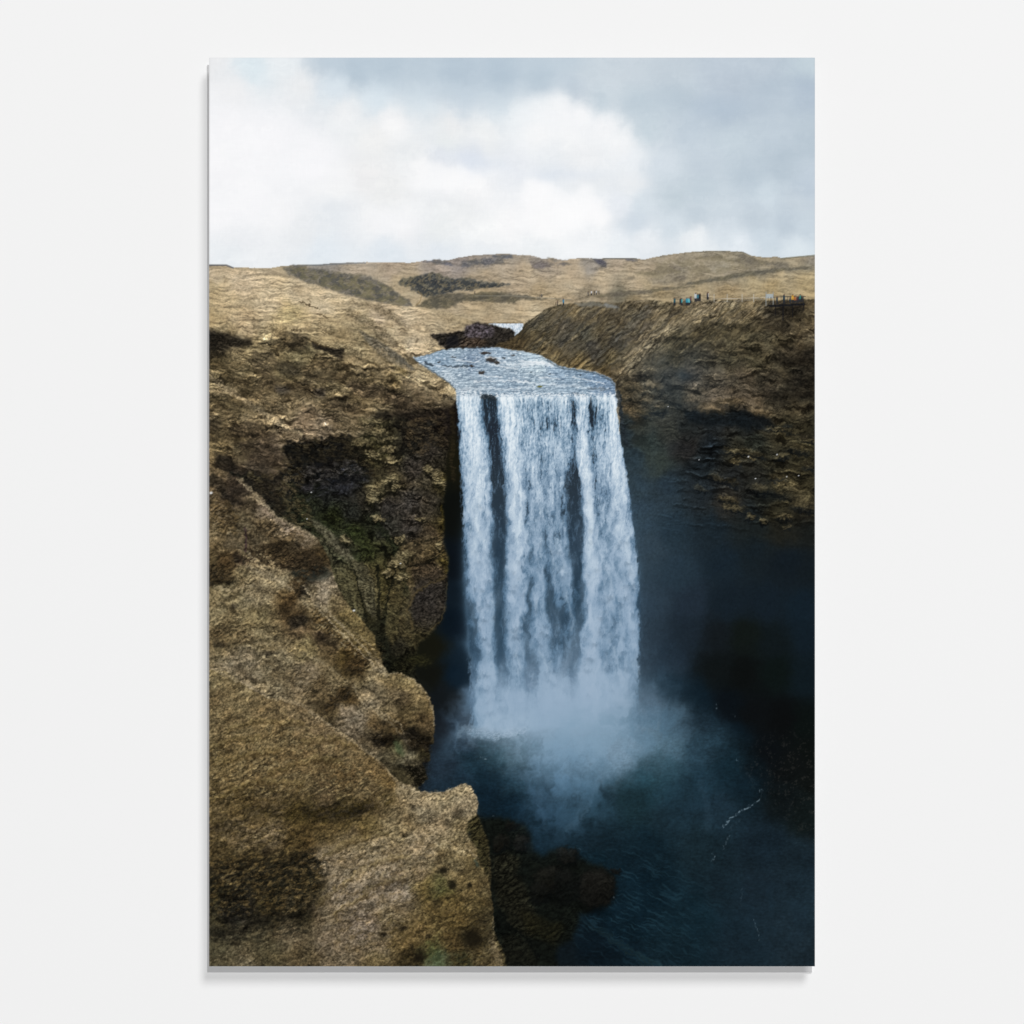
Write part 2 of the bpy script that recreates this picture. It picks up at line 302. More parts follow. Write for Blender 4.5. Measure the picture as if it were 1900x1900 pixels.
def dark(P, c, o, s=2.5, a=4, b=5, kk_=.3): over(poly(P, s, a, b), tex(c, e5, h5, kk_, .25, .08), o)
e4, h4 = relief(14, 22, 9, 21, 5, 12, (1, 2)); e5, h5 = relief(20, 9, 5, 22, 4, 6, (1, 2)); e6, h6 = relief(75, 24, 8, 23, 5, 14, (2, 1))
def tex(c, e, h, a=.2, b=.15, f=.08):
    if isinstance(c, str): c = hexc(c)
    return lambda sl: land(c, e, h, a, b, f, .04, sl)
TD = tex("211d17", e5, h5, .35, .3, .12); TB = tex("4a3e29", e5, h5, .3, .25, .1); TG = tex("55584f", e5, h5, .15, .12, .06); TL = tex("9d8860", e4, h4, .14, .1, .08)
for P, T, o, s, w1_, w2_ in [
 ("388,612 415,614 440,620 462,628 470,640 455,645 430,648 410,662 388,668", TD, .9, 3, 5, 6), ("388,612 412,618 422,632 400,644 388,646", TD, .9, 3, 3, 4), ("388,660 430,655 428,680 400,690 388,690", TB, .6, 6, 5, 6),
 ("505,615 535,616 560,622 574,632 570,645 548,652 520,655 508,642 525,630", TB, .8, 4, 5, 6), ("545,620 572,622 576,640 560,650 540,640", TD, .5, 4, 4, 5),
 ("575,633 590,638 612,645 640,648 640,653 618,652 600,652 580,645", TD, .95, 1.2, 2, 3), ("612,645 640,650 636,668 622,664 610,655", TD, .9, 2, 3, 4),
 ("520,672 560,668 580,690 560,705 530,690", TD, .5, 6, 6, 6), ("505,712 535,718 538,728 520,730", tex("47464a", e5, h5), .7, 3, 3, 4), ("585,718 605,722 600,735 585,732", tex("403c3e", e5, h5), .6, 3, 3, 4), ("575,670 620,668 622,682 600,684", TB, .6, 3, 4, 4),
 ("665,612 680,618 700,630 720,643 745,660 765,678 772,685 760,688 735,676 715,664 698,655 685,640", tex("585449", e5, h5, .14, .1, .07), .9, 1.5, 2, 2), ("640,575 665,582 690,598 712,612 740,640 750,655 725,640 700,618 670,600 640,588", tex("72644a", e2, h2, .25, .15), .65, 3, 3, 4),
 ("645,690 700,695 745,720 775,740 800,760 790,770 750,750 700,735 660,720", TB, .45, 6, 6, 6), ("700,770 740,760 800,755 835,752 838,775 800,790 750,800 720,795", TD, .75, 5, 5, 7),
 ("420,690 460,700 500,740 540,770 520,775 470,745 430,720", TB, .5, 6, 6, 7), ("600,735 640,740 640,755 605,760", TD, .45, 5, 5, 5), ("388,800 420,790 460,800 500,790 500,812 440,815 400,822", TB, .6, 5, 5, 6), ("388,770 410,780 405,800 388,806", TD, .6, 4, 4, 5)]:
    over(poly(P, s, w1_, w2_), T, o)
for P, c, o in [("700,563 720,575 738,590 752,606 765,622 748,618 730,600 708,584 690,572 660,566 640,566 650,560", "6a5c42", .6), ("388,655 402,668 430,690 448,712 430,706 405,690 388,682", "4c4029", .6),
  ("470,655 500,650 512,668 505,690 490,700 478,690 466,670", "41382a", .5), ("505,668 540,672 560,690 545,700 520,695", "2d2921", .6), ("555,680 600,676 640,690 650,700 610,712 575,705", "463b29", .55), ("480,690 520,700 560,712 600,722 585,738 540,735 500,722", "4a3e2b", .5),
  ("640,705 690,712 740,728 790,748 780,764 730,750 690,738 650,730", "43382a", .6), ("745,700 770,712 800,728 825,745 815,755 780,738 750,720", "504330", .55), ("590,740 640,745 680,755 660,768 610,760", "453a2a", .5), ("400,735 440,730 470,745 480,765 450,770 415,758", "4a3f28", .5),
  ("420,790 470,782 500,800 520,815 480,818 440,808", "392f23", .6), ("440,820 480,815 520,830 525,850 505,862 470,858 448,845", "3a3024", .55), ("400,840 430,850 450,870 500,880 515,900 480,905 450,895 430,900 400,880", "1e1a15", .85), ("700,760 730,768 735,800 705,798 690,780", "1f1c16", .7), ("745,775 790,765 838,752 840,800 800,830 770,820 750,800", "1e1914", .75),
  ("388,720 410,735 420,755 400,760 388,750", "50442c", .6), ("610,612 650,604 700,622 730,652 760,690 740,690 700,660 660,640 620,630", "7c6b49", .3)]:
    dark(P, c, o)
for s_, w_, o in [("396,704 420,718 450,740 480,760 510,782 535,796 560,806", 10, .7), ("575,560 590,566 610,571", 3, .0), ("690,655 730,690 780,725 830,735", 10, .4), ("700,650 735,672 775,696 815,715 843,726", 7, .6), ("640,660 680,680 720,700", 6, .3), ("388,690 402,712 430,730", 8, .4)]:
    over(line(s_, w_, 4, 4, 5), TL, o)
for s_, w_, o in [("556,561 572,566 592,572", 3, .8), ("585,580 608,588", 3, .6), ("570,556 578,560", 2, .6), ("448,705 500,760 540,785", 3, .3), ("573,632 600,642 615,644 640,646", 2.5, .7), ("625,575 660,578 700,600 730,630 752,652", 2, .35), ("540,611 560,612 556,615", 2, .7), ("600,617 620,618", 2, .6), ("470,602 500,612 530,610", 3, .3)]:
    over(line(s_, w_, 1.2, 2, 4), "3a3020", o)
over(line("765,664 800,656 822,647", 2, .8, 0, 1.5), "4d412c", .6)

scatter("388,640 520,625 640,640 760,690 845,725 840,760 740,770 690,810 560,820 520,860 400,900 388,880", 420, 5, 19, .42, 10, .42, .42, 1)
scatter("388,545 560,560 700,600 760,670 640,650 388,640", 130, 4, 12, .3, 8, .18, .22, 2)
# ================= LEFT CLIFF FACE =================
CLF = field("""545,830,171613 580,840,151512 630,835,181714 660,850,1a1811 600,870,161617 560,890,1c1b18 640,900,1f2023 600,920,191a18 690,850,3a351f 710,830,4c4528 740,830,2d2a1f 760,820,1c1a15 790,790,1b1915 820,780,241e19 800,840,2b2721 770,870,3b352e
820,850,28241b 835,820,231d16 840,780,1a1613 700,880,3c3624 670,880,1c1c1a 700,910,564b2e 740,900,3a3223 680,930,2b2820 650,950,23241f 620,960,262a16 580,930,23261a 720,940,332f2a 760,930,3c3731 800,930,3a342a 790,890,413a2b 825,900,4a4020 835,940,1e1c12
800,990,463b2b 760,980,37322c 720,980,2d2c26 690,970,232519 660,990,272d17 640,1010,454330 680,1020,2a2e18 720,1020,2f2f1c 720,1060,40391f 770,1020,463c2a 815,1020,54462a 825,980,4a3f1e 780,1060,443828 740,1050,4f4229 700,1070,423c22 680,1080,4b4227 700,1110,433c20 670,1100,33301b
810,1060,3a3024 830,1040,4a3f1c 800,1100,2a2622 780,1110,2d2925 825,1110,332d1e 770,1140,37322a 740,1110,4a4027 750,1160,423924 730,1160,2b2819 710,1150,25261a 700,1140,302c1a 790,1160,3a331f 780,1190,2c2818 740,1200,27241a 715,1200,191a12 780,1230,191910 740,1230,1e1d11
720,1230,15160f 810,1200,11130f 830,1160,0e1112 840,1000,0d0f10 845,900,14140f 842,860,1c1a10 840,1100,0b0f12 830,1250,0e1010 800,1260,10110e 830,1320,141619 840,1380,1c2833 845,1300,101a24 810,1430,1f252c 830,1430,1d2a35""", p=2.2, s=10)
C = land(CLF, .5 * e5 + .5 * e6, .5 * h5 + .5 * h6, .26, .22, .12, .05)
C = crag(C, 1., 16, 30, 15, 230, .35)
brow = "528,868 540,850 526,838 530,822 552,820 575,818 600,812 640,808 662,812 690,800 700,780 720,778 745,772 770,790 800,778 835,758 848,745"
over(poly(brow + " 858,745 870,1480 700,1480 600,1100 540,990 440,940 428,872 450,884 470,874 500,890 522,880", 1.2, 4, 8), C)
# strata and moss ledges
for s_, c, w_, o in [("560,905 600,870 640,860 690,870", "0b0c0c", 9, .5), ("570,925 610,915 650,880 690,875", "2f2f31", 4, .5), ("600,1000 560,930 540,900", "2a2c1a", 14, .4),
 ("610,905 640,868 660,862", "34363c", 5, .5), ("720,930 760,925 790,910", "4a443a", 3, .4), ("790,1040 815,1020 828,1000", "584b30", 6, .6), ("760,1045 800,1030 825,1035", "5b4d31", 8, .5), ("740,1020 780,1000 820,990", "54472f", 4, .4),
 ("700,970 730,1010 745,1060 755,1100", "1a1f13", 12, .6), ("560,960 600,975 640,1000 665,1040", "24291a", 14, .5), ("588,1000 620,1010 648,1040 670,1075 680,1110 690,1140", "57503a", 9, .5), ("640,1010 668,1060 690,1100 700,1140", "1c1d12", 4, .7),
 ("660,1045 690,1060 700,1100 705,1135", "5a5034", 11, .45), ("625,1040 645,1080 655,1120 660,1150", "1a1b12", 5, .6), ("730,1060 760,1055 765,1100 750,1150", "5b4e30", 9, .5), ("716,1050 722,1090 716,1140", "16180e", 5, .6),
 ("830,990 834,1030 830,1060", "5b4c1c", 5, .6), ("822,940 824,980", "5c4d1a", 6, .6), ("755,1130 770,1100 800,1075 825,1068", "55462c", 5, .5), ("745,1145 760,1180 775,1200", "4b4026", 7, .4), ("620,1040 600,1020 570,1000", "4a4432", 6, .4)]:
    over(line(s_, w_, 3, 3, 4), tex(c, e5, h6, .3, .2, .12), o)
for P, c, o in [("572,962 592,966 618,990 645,1018 660,1040 640,1034 612,1008 588,985", "56513d", .75), ("609,1067 626,1046 643,1046 655,1064 664,1092 672,1120 678,1150 674,1162 655,1135 636,1108 622,1086", "4b462e", .85), ("654,1038 670,1042 684,1056 696,1090 699,1127 697,1150 678,1128 666,1092", "494430", .85),
  ("716,1110 730,1070 745,1060 762,1062 752,1090 742,1130 738,1180 728,1200 716,1170", "4a4228", .7), ("745,1100 760,1092 770,1180 762,1210 748,1180", "423b25", .6), ("740,1010 790,1000 826,985 828,1010 800,1040 760,1058 735,1045", "4d4029", .5)]:
    over(poly(P, 1.6, 2, 3), tex(c, e5, h6, .3, .22, .14), o)
for s_, w_ in [("652,1044 664,1080 674,1120 680,1160", 3), ("600,1000 625,1040 645,1046", 2.5), ("700,1050 704,1100 702,1150", 5), ("735,1060 722,1100 716,1140", 4), ("690,980 720,1030 735,1060", 3), ("768,1010 800,1000 825,990", 2), ("556,905 600,900 640,875 680,880", 4), ("760,1050 790,1046 822,1024", 2.5)]:
    over(line(s_, w_, 1.5, 2, 3), "0e0f0b", .7)
for s_, c, w_, o in [("525,892 540,886 552,890", "5c4f38", 7, .8), ("500,905 520,898 548,912", "4f4330", 6, .7), ("470,892 500,905 520,925", "3f3527", 5, .6), ("585,845 610,840 640,846 660,842", "2a261d", 5, .6), ("560,866 590,872 620,866", "23211d", 6, .6), ("610,890 640,872 672,868", "38373a", 4, .6), ("545,925 556,945 566,962", "37351f", 7, .6),
  ("640,925 670,935 690,950", "312d26", 6, .5), ("760,800 790,796 815,806", "352e22", 6, .6), ("775,842 800,835 820,846", "3a332a", 6, .6), ("735,790 750,815 748,845", "12110e", 7, .6), ("770,780 800,776 826,768", "4a3d2a", 5, .6), ("640,960 665,975 690,985", "2b2d1c", 6, .5)]:
    over(line(s_, w_, 2, 5, 6), tex(c, e5, h5, .3, .2, .1), o)
LUMPS_C = 1
for a_ in [(702, 822, 28, 12, 5), (712, 845, 26, 10, 8), (690, 795, 24, 8, 0), (704, 905, 24, 14, -22), (735, 890, 16, 9, -25), (697, 932, 11, 12, 0), (745, 855, 14, 9, 0), (800, 872, 14, 9, 25), (817, 895, 9, 15, -20), (640, 1005, 16, 8, 30), (748, 1040, 20, 10, -10), (720, 1062, 12, 9, 0), (780, 962, 16, 6, 0), (705, 962, 14, 6, 5), (760, 800, 14, 7, 10), (730, 785, 18, 7, 0), (790, 1030, 24, 10, -20), (812, 1060, 14, 12, 0), (655, 905, 20, 8, -30), (600, 895, 24, 8, -5), (560, 905, 14, 9, 0), (625, 940, 20, 9, 20), (660, 960, 18, 8, 15), (770, 905, 22, 12, 0), (760, 985, 20, 9, 0)]:
    lump(*a_, k=.5, rim=.6, wa=4, wb=5)
for P, c, o, th in [("520,835 560,815 640,805 700,830 700,880 640,900 560,905 500,895", "38301f", .6, .02), ("560,860 660,850 690,890 640,920 560,910", "35353a", .5, .05), ("440,870 520,880 570,930 590,980 540,980 480,920", "4a4029", .6, .0), ("730,780 830,765 830,830 760,850", "493d29", .55, .04)]:
    clumps(P, tex(c, e5, h5, .3, .25, .1), o, 15, 4, th, 440, 5, 12)
# hollow round boulder bulge
over(blob(797, 1120, 34, 48, 18, 3, 2, 3), tex("2b2723", e5, h5, .2, .15, .2), .85)
over(line("765,1165 757,1130 770,1100 800,1080 828,1070", 4, 2, 3, 3), "5d5034", .5)
over(line("829,1080 828,1120 818,1150 800,1168", 2, 1, 1, 2), "5f5334", .5)
MOSS = tex("6b5f3f", e5, h5, .32, .22, .12)
for x, y, rx, ry, a in [(700, 905, 22, 12, -25), (725, 890, 20, 9, -20), (690, 925, 10, 12, 0), (735, 905, 14, 7, -30), (670, 820, 18, 8, 0), (712, 812, 22, 9, 5), (720, 832, 20, 7, -5), (700, 800, 22, 8, 0), (690, 780, 24, 7, 5), (690, 842, 18, 8, 10), (725, 850, 9, 8, 0),
  (795, 870, 10, 9, 20), (812, 885, 9, 14, -15), (822, 900, 6, 10, 0), (705, 960, 14, 5, 10), (750, 1030, 22, 9, -20), (735, 1045, 18, 8, 10), (720, 1062, 10, 8, 0), (740, 1000, 12, 5, 0), (640, 1000, 14, 7, 30), (780, 960, 12, 4, 0), (745, 1070, 12, 6, 0), (730, 855, 12, 5, 0), (815, 1010, 10, 7, -20)]:
    over(blob(x, y + ry * .9, rx, ry * .7, a, 5, 6, 2), "0f0f0a", .75); over(blob(x, y, rx * .95, ry * .9, a, 5, 5, 3), MOSS, .9)
over(blob(605, 848, 58, 18, 0, 8, 8, 2), "0e0e0d", .35); over(blob(545, 840, 24, 10, -8, 6, 6, 2), "0f0f0e", .4); over(blob(640, 890, 34, 8, -8, 4, 4, 2), "0c0d0f", .6)
over(poly("560,902 575,896 585,900 580,910 566,915", 1.5, 2, 3), tex("2c2a2d", e5, h5), .6)
# dark slot between cliff and water
over(poly("838,770 848,742 856,800 862,900 866,1000 880,1080 890,1200 895,1300 890,1380 840,1400 800,1420 806,1340 800,1300 780,1270 770,1240 775,1195 800,1175 822,1150 829,1110 832,1040 822,1000 825,900 832,830", 2, 2, 2.5),
     field("845,770,15120f 845,850,17160e 845,950,0d0f0d 845,1050,0b1015 845,1150,0b141c 850,1250,0c1924 800,1200,15150e 800,1250,11120e 830,1300,101315 820,1350,15191e 845,1350,1b2733 850,1400,1f2f3e 862,1100,0c141b 860,1160,0d161f 862,1220,101c26 885,1100,3c5468 885,1200,3f576b 885,1300,4c657b 810,1400,181b20"), 1)
over(line("838,760 842,800 838,850 842,890", 8, 3, 2, 4), tex("2b2416", e5, h5), .6); over(blob(780, 1225, 22, 12, 0, 4, 5, 2), tex("2a2814", e5, h5), .7)

# ================= MIDDLE RIDGES =================
MID = field("""388,880,6a583a 400,905,5b4a30 400,950,6e5c3d 430,920,3b3126 450,900,2f271e 470,930,5e5038 450,960,50452f 500,950,7c6a51 490,975,56482f 540,985,796850 560,1000,6c5c43 400,1000,725f3c 440,1000,5e5138 480,1000,5c4f36 388,1040,4f4127
420,1040,4b3a22 450,1055,73633f 480,1050,85744f 520,1020,4b3b22 540,1005,6f5d3b 560,1040,3c301d 590,1040,3b2f1b 580,1062,25211b 500,1070,85734d 520,1085,8a7a54 530,1100,6a5430 400,1070,413721 420,1100,7d6d47 388,1130,786843 480,1110,7a6a48
480,1140,76663f 540,1115,523f23 545,1140,45351f 560,1090,453d2b 600,1085,87775a 600,1110,7f6f52 620,1120,6d5d3b 570,1110,86754f 590,1145,6a5a38 560,1150,4b3f28 640,1150,65552f 600,1160,7a6a44 665,1180,695932 690,1200,5f4f2c 630,1180,87764c 420,1180,6b5b39
500,1180,70613f 560,1165,5c4a30 600,1175,453625 620,1200,59482c 570,1200,78683f 450,1230,77684a 520,1230,766746 570,1250,746447 640,1210,50401f 660,1230,443418 650,1245,3d3019 680,1230,6f5f3a 700,1245,83714b 620,1270,6b5c3c 600,1275,55462c
650,1270,6d5e3d 720,1260,6e5d39 750,1262,6a5a36 780,1290,705e39 740,1290,5c4d33 700,1280,6f6041 690,1300,786849 800,1320,66532f 790,1340,54442a 760,1320,5e4e2e 720,1310,6d5d3d 640,1320,6f6149 660,1340,6f6148 620,1320,4a3d25 640,1295,4a391e
700,1340,514127 740,1350,634f2d 760,1370,3f341f 720,1370,2f2717 780,1380,2b2417 700,1370,5d4f36 690,1390,605238 740,1385,5b5536 755,1400,625a41 770,1420,544b34 720,1410,4b432e 740,1440,39321f 790,1400,2d2817""", p=2.3, s=9, gain=1.10, sat=.94)
e7, h7 = relief(-12, 20, 10, 31, 6, 14, (1, 2)); e8, h8 = relief(-30, 10, 6, 32, 4, 6, (1, 2)); e9, h9 = relief(50, 40, 12, 33, 5, 14, (1, 2))
Mi = land(MID, .6 * e7 + .5 * e8, .5 * h7 + .4 * h8, .135, .11, .11, .05)
Mi = crag(Mi, .5, 24, 46, 18, 260, .15)
ridge = "388,860 410,870 432,880 445,885 465,905 485,920 500,940 512,955 530,965 548,975 575,988 590,1000 600,1015 612,1040 618,1066 625,1085 638,1110 655,1132 672,1150 685,1168 697,1178 696,1192 703,1205 708,1222 712,1235 720,1248 745,1248 765,1257 785,1275 797,1293 804,1312 806,1340 805,1360 805,1378 792,1382 799,1398 798,1412 784,1414 790,1430 793,1445 785,1452 775,1460 800,1500 388,1500"
over(poly(ridge, .9, 0, 2), Mi)
for s_, w_, o in [("445,888 470,912 495,940 512,957 545,975 575,990 590,1003", 6, .6), ("440,1040 480,1060 520,1080 540,1092", 6, .6), ("565,1085 580,1110 600,1125 640,1165 680,1205 715,1245", 5, .65), ("566,1120 600,1150 620,1180 650,1205 690,1235 718,1252", 4, .55), ("718,1250 745,1250 770,1262 790,1285 803,1315 806,1345", 3, .6),
   ("470,1190 540,1200 600,1230 660,1275", 4, .25), ("655,1270 670,1300 700,1320 730,1345 750,1370 760,1385", 4, .5), ("388,1085 430,1095 470,1085", 6, .3), ("600,1080 612,1085 622,1105", 4, .5), ("655,1170 690,1200 712,1240", 3, .4)]:
    over(line(s_, w_, 2, 2, 3), tex("958460", e8, h8, .15, .1, .12), o)
for P, o in [("455,880 480,895 520,880 525,900 500,915 520,925 540,960 520,955 500,935 470,905 450,900", .7), ("540,1035 575,1020 600,1040 602,1062 575,1068 540,1062 520,1048", .55), ("388,1050 425,1058 428,1078 400,1085 388,1080", .7), ("430,1030 455,1030 458,1048 436,1048", .8), ("545,1095 570,1078 566,1100 556,1112", .85), ("530,1148 555,1135 575,1150 560,1162 540,1165", .8),
  ("560,1140 595,1150 600,1160 575,1158", .5), ("655,1222 680,1228 678,1240 660,1252 640,1245", .5), ("610,1295 640,1275 655,1278 640,1300 615,1318 602,1325 604,1305", .75), ("700,1360 740,1365 765,1350 795,1370 800,1400 785,1385 760,1388 740,1372 700,1385 688,1375", .8), ("780,1415 795,1400 790,1445 775,1455 765,1430", .7), ("705,1335 712,1330 716,1342 708,1345", .5),
  ("430,1120 438,1118 440,1126 430,1128", .8), ("497,1208 508,1206 506,1220 496,1218", .7), ("460,1105 488,1080 490,1090 468,1098", .4), ("400,1190 425,1190 420,1200 395,1202", .6), ("675,1215 684,1212 686,1226 676,1228", .7), ("460,1255 480,1258 475,1266", .5), ("490,1015 540,1000 560,1010 520,1030", .5), ("388,870 410,885 425,915 440,930 425,950 415,930 400,905 388,900", .75), ("600,1170 640,1185 655,1200 620,1200 590,1185", .35)]:
    over(poly(P, 1.5, 4, 6), TD, o * .95)
over(poly("728,1362 742,1370 740,1385 752,1400 745,1405 733,1392", 2, 2, 3), "3c4a30", .4)
over(line("455,980 458,1000 456,1022", 4, 2, 1, 2), "3a2832", .6)
over(poly("540,1055 600,1050 618,1064 608,1074 570,1078 545,1070", 2, 3, 3), "252a26", .6)

for P, c, o, sc in [("450,1015 500,1005 560,1010 600,1030 606,1060 575,1072 540,1062 500,1050 465,1045", "33291b", .8, 11), ("540,1070 568,1066 572,1080 560,1100 548,1128 530,1150 510,1140 530,1110", "3b2e1c", .75, 10), ("575,1125 600,1135 640,1175 680,1212 690,1232 670,1235 640,1205 600,1170 575,1150", "46371f", .8, 12),
  ("655,1262 660,1275 640,1292 620,1312 608,1332 596,1322 604,1300 625,1280", "3a2e1b", .85, 10), ("650,1215 685,1222 684,1245 660,1255 640,1240", "3a2d1a", .85, 9), ("388,1035 425,1045 440,1075 400,1090 388,1085", "3a2f1d", .8, 10), ("430,1025 470,1028 465,1050 432,1052", "382c20", .8, 9),
  ("388,1160 430,1160 480,1180 440,1200 388,1200", "54452c", .6, 9), ("480,1240 560,1240 640,1270 600,1290 520,1270", "574930", .5, 12), ("683,1355 738,1362 745,1378 720,1384 690,1376", "241d12", .9, 9), ("752,1362 800,1362 803,1395 795,1405 785,1385 765,1392", "1b160e", .95, 9), ("748,1418 790,1416 795,1450 775,1462 755,1440", "15130c", .95, 8),
  ("388,920 420,925 450,960 440,1000 410,990 388,960", "45371f", .55, 10), ("500,965 560,985 575,1010 520,1010 480,990", "4f4029", .6, 10), ("690,1180 712,1190 716,1230 700,1215", "3a321e", .7, 7)]:
    clumps(P, tex(c, e8, h8, .3, .22, .1), o, sc, 4, -.12, 410, 4, 20)
for a_ in [(650, 1335, 44, 36, 20), (765, 1300, 40, 46, 15), (757, 1395, 27, 26, 10), (712, 1340, 32, 30, 10), (700, 1270, 26, 14, 30), (655, 1150, 30, 12, 50), (590, 1100, 24, 14, 40), (530, 995, 34, 10, 30), (470, 985, 26, 12, 40), (430, 950, 26, 14, 30), (790, 1400, 8, 12, 0), (774, 1446, 9, 9, 0), (420, 1070, 24, 8, 0), (500, 1085, 40, 10, 20)]:
    lump(*a_, k=.28, rim=.4, wa=3, wb=3)
for s_, w_, o in [("562,1086 580,1112 599,1137 633,1172 675,1215 708,1247", 3.5, .6), ("675,1303 708,1320 742,1342 750,1362", 2.5, .5), ("440,888 468,915 490,940", 3, .5), ("460,1025 490,1055 520,1078 545,1092", 4, .45)]:
    over(line(s_, w_, 1.2, 2, 3), tex("a39069", e8, h8, .15, .1, .12), o)
scatter("388,900 450,890 512,960 590,1000 640,1110 720,1250 800,1310 790,1450 620,1350 388,1250", 300, 6, 24, .42, 18, .26, .28, 3)
MIDI = IMG.copy()
# ================= FOREGROUND =================
FOR = field("""388,1250,75643c 440,1280,705e38 400,1300,6e5b36 500,1310,6e5a35 560,1320,6f5b38 420,1340,6d5a35 600,1350,705b38 500,1370,6b5731 560,1400,68532f 500,1420,66522e 420,1420,68552f 660,1400,6a5632 700,1425,66502b 720,1445,5e4a26 640,1440,5f4a28
400,1470,66532f 450,1490,5b4927 500,1480,58482b 560,1470,5c4b2b 600,1480,54442a 680,1460,5c4b2c 690,1490,564629 640,1500,43381f 560,1500,443718 480,1510,5f4d2b 720,1475,5d4c2a 750,1470,7b6843 780,1490,8d7a53 780,1475,86734c 830,1480,86734b 860,1465,8e7b52 875,1490,927d54 850,1500,8a7751
820,1530,7f6c48 850,1530,78663f 750,1520,6d5b38 730,1540,77653f 680,1530,625028 640,1530,4a3c1e 650,1550,6a5836 600,1540,4f3f20 560,1560,4b3a1c 500,1550,6a5838 450,1550,665434 400,1545,5f4e2d 400,1590,4a3c20 430,1600,47391d 480,1600,4d3e1f 540,1600,3b3019 420,1630,483b20
500,1620,332b18 560,1610,4b3c1d 570,1640,3a311c 500,1650,3b311a 440,1660,2a271d 440,1690,23231f 410,1650,2f2914 500,1680,413518 550,1670,55462a 560,1700,312a18 480,1705,2d281a 400,1710,3f3822 400,1750,46402a 470,1730,4a412a 540,1730,5c4e34 500,1770,4a4129 420,1780,4f462e
450,1785,5b4f35 560,1780,4e4128 600,1600,786647 640,1600,7d6b4a 700,1570,7c6a47 700,1620,7d6b4c 780,1570,836f4b 780,1620,7b6845 850,1570,79673f 870,1560,6a5936 840,1610,6c5b36 880,1600,62522e 640,1660,7b6a4e 700,1660,7a694d 740,1650,7a694e 790,1640,655428 820,1650,524a20
820,1680,5b4923 870,1640,5e4d29 880,1680,4d3f20 850,1700,574520 600,1700,5f5036 620,1740,6f5e43 680,1720,73624a 720,1700,6c5b3b 700,1750,716042 740,1750,604d29 780,1730,5e4b27 800,1760,4f4d25 810,1780,4c5036 840,1750,513f1f 870,1740,302a18 890,1775,4b3f24 860,1785,34321c 700,1785,5f4f2d
640,1785,66563a 760,1780,3a301a 900,1700,3b321d 925,1760,5b4d31 905,1640,514427""", p=2.3, s=9, gain=1.13, sat=.88)
FOR = FOR * (1 + .11 * fbm(XX / 70, YY / 45, 4, 45) + .05 * fbm(XX / 18, YY / 10, 3, 46))[..., None]
ea, ha = relief(-24, 42, 8, 41, 5, 16, (1, 3), .58); eb, hb = relief(-24, 11, 6, 42, 5, 7, (1, 2), .6)
u, v = rot(-50, 9, 1.6); st = norm(fbm(u, v, 3, 47)); u, v = rot(-110, 8, 1.6); st = np.maximum(st, norm(fbm(u, v, 3, 48)))
strand = norm(st)
Fo = land(FOR, .5 * ea + .5 * eb, .45 * ha + .35 * hb, .125, .10, .115, .05) * (1 + .07 * np.tanh(strand))[..., None]
Fo = crag(Fo, .42, -20, 34, 10, 290, .16)
fg = "388,1236 420,1245 445,1262 470,1280 500,1292 530,1297 560,1304 585,1320 605,1338 625,1352 645,1364 665,1380 685,1398 702,1408 715,1420 725,1436 738,1446 748,1454 760,1454 770,1460 778,1468 800,1470 820,1468 838,1464 850,1456 862,1453 873,1457 878,1466 884,1478 888,1490 885,1502 884,1512 876,1524 868,1545 878,1560 886,1572 889,1590 900,1610 908,1640 912,1665 916,1690 912,1720 918,1750 930,1770 940,1792 388,1792"
side = "868,1510 884,1505 893,1530 905,1558 908,1580 912,1620 910,1650 914,1690 912,1720 925,1745 935,1765 945,1792 890,1792 880,1600"
over(poly("884,1508 893,1512 905,1518 930,1514 950,1520 975,1528 982,1545 985,1556 978,1570 960,1580 950,1600 985,1640 1010,1700 1030,1750 1040,1792 900,1792 905,1640 885,1530", 3, 6, 6), tex("12140f", e8, h8, .3, .2, .1), 1)
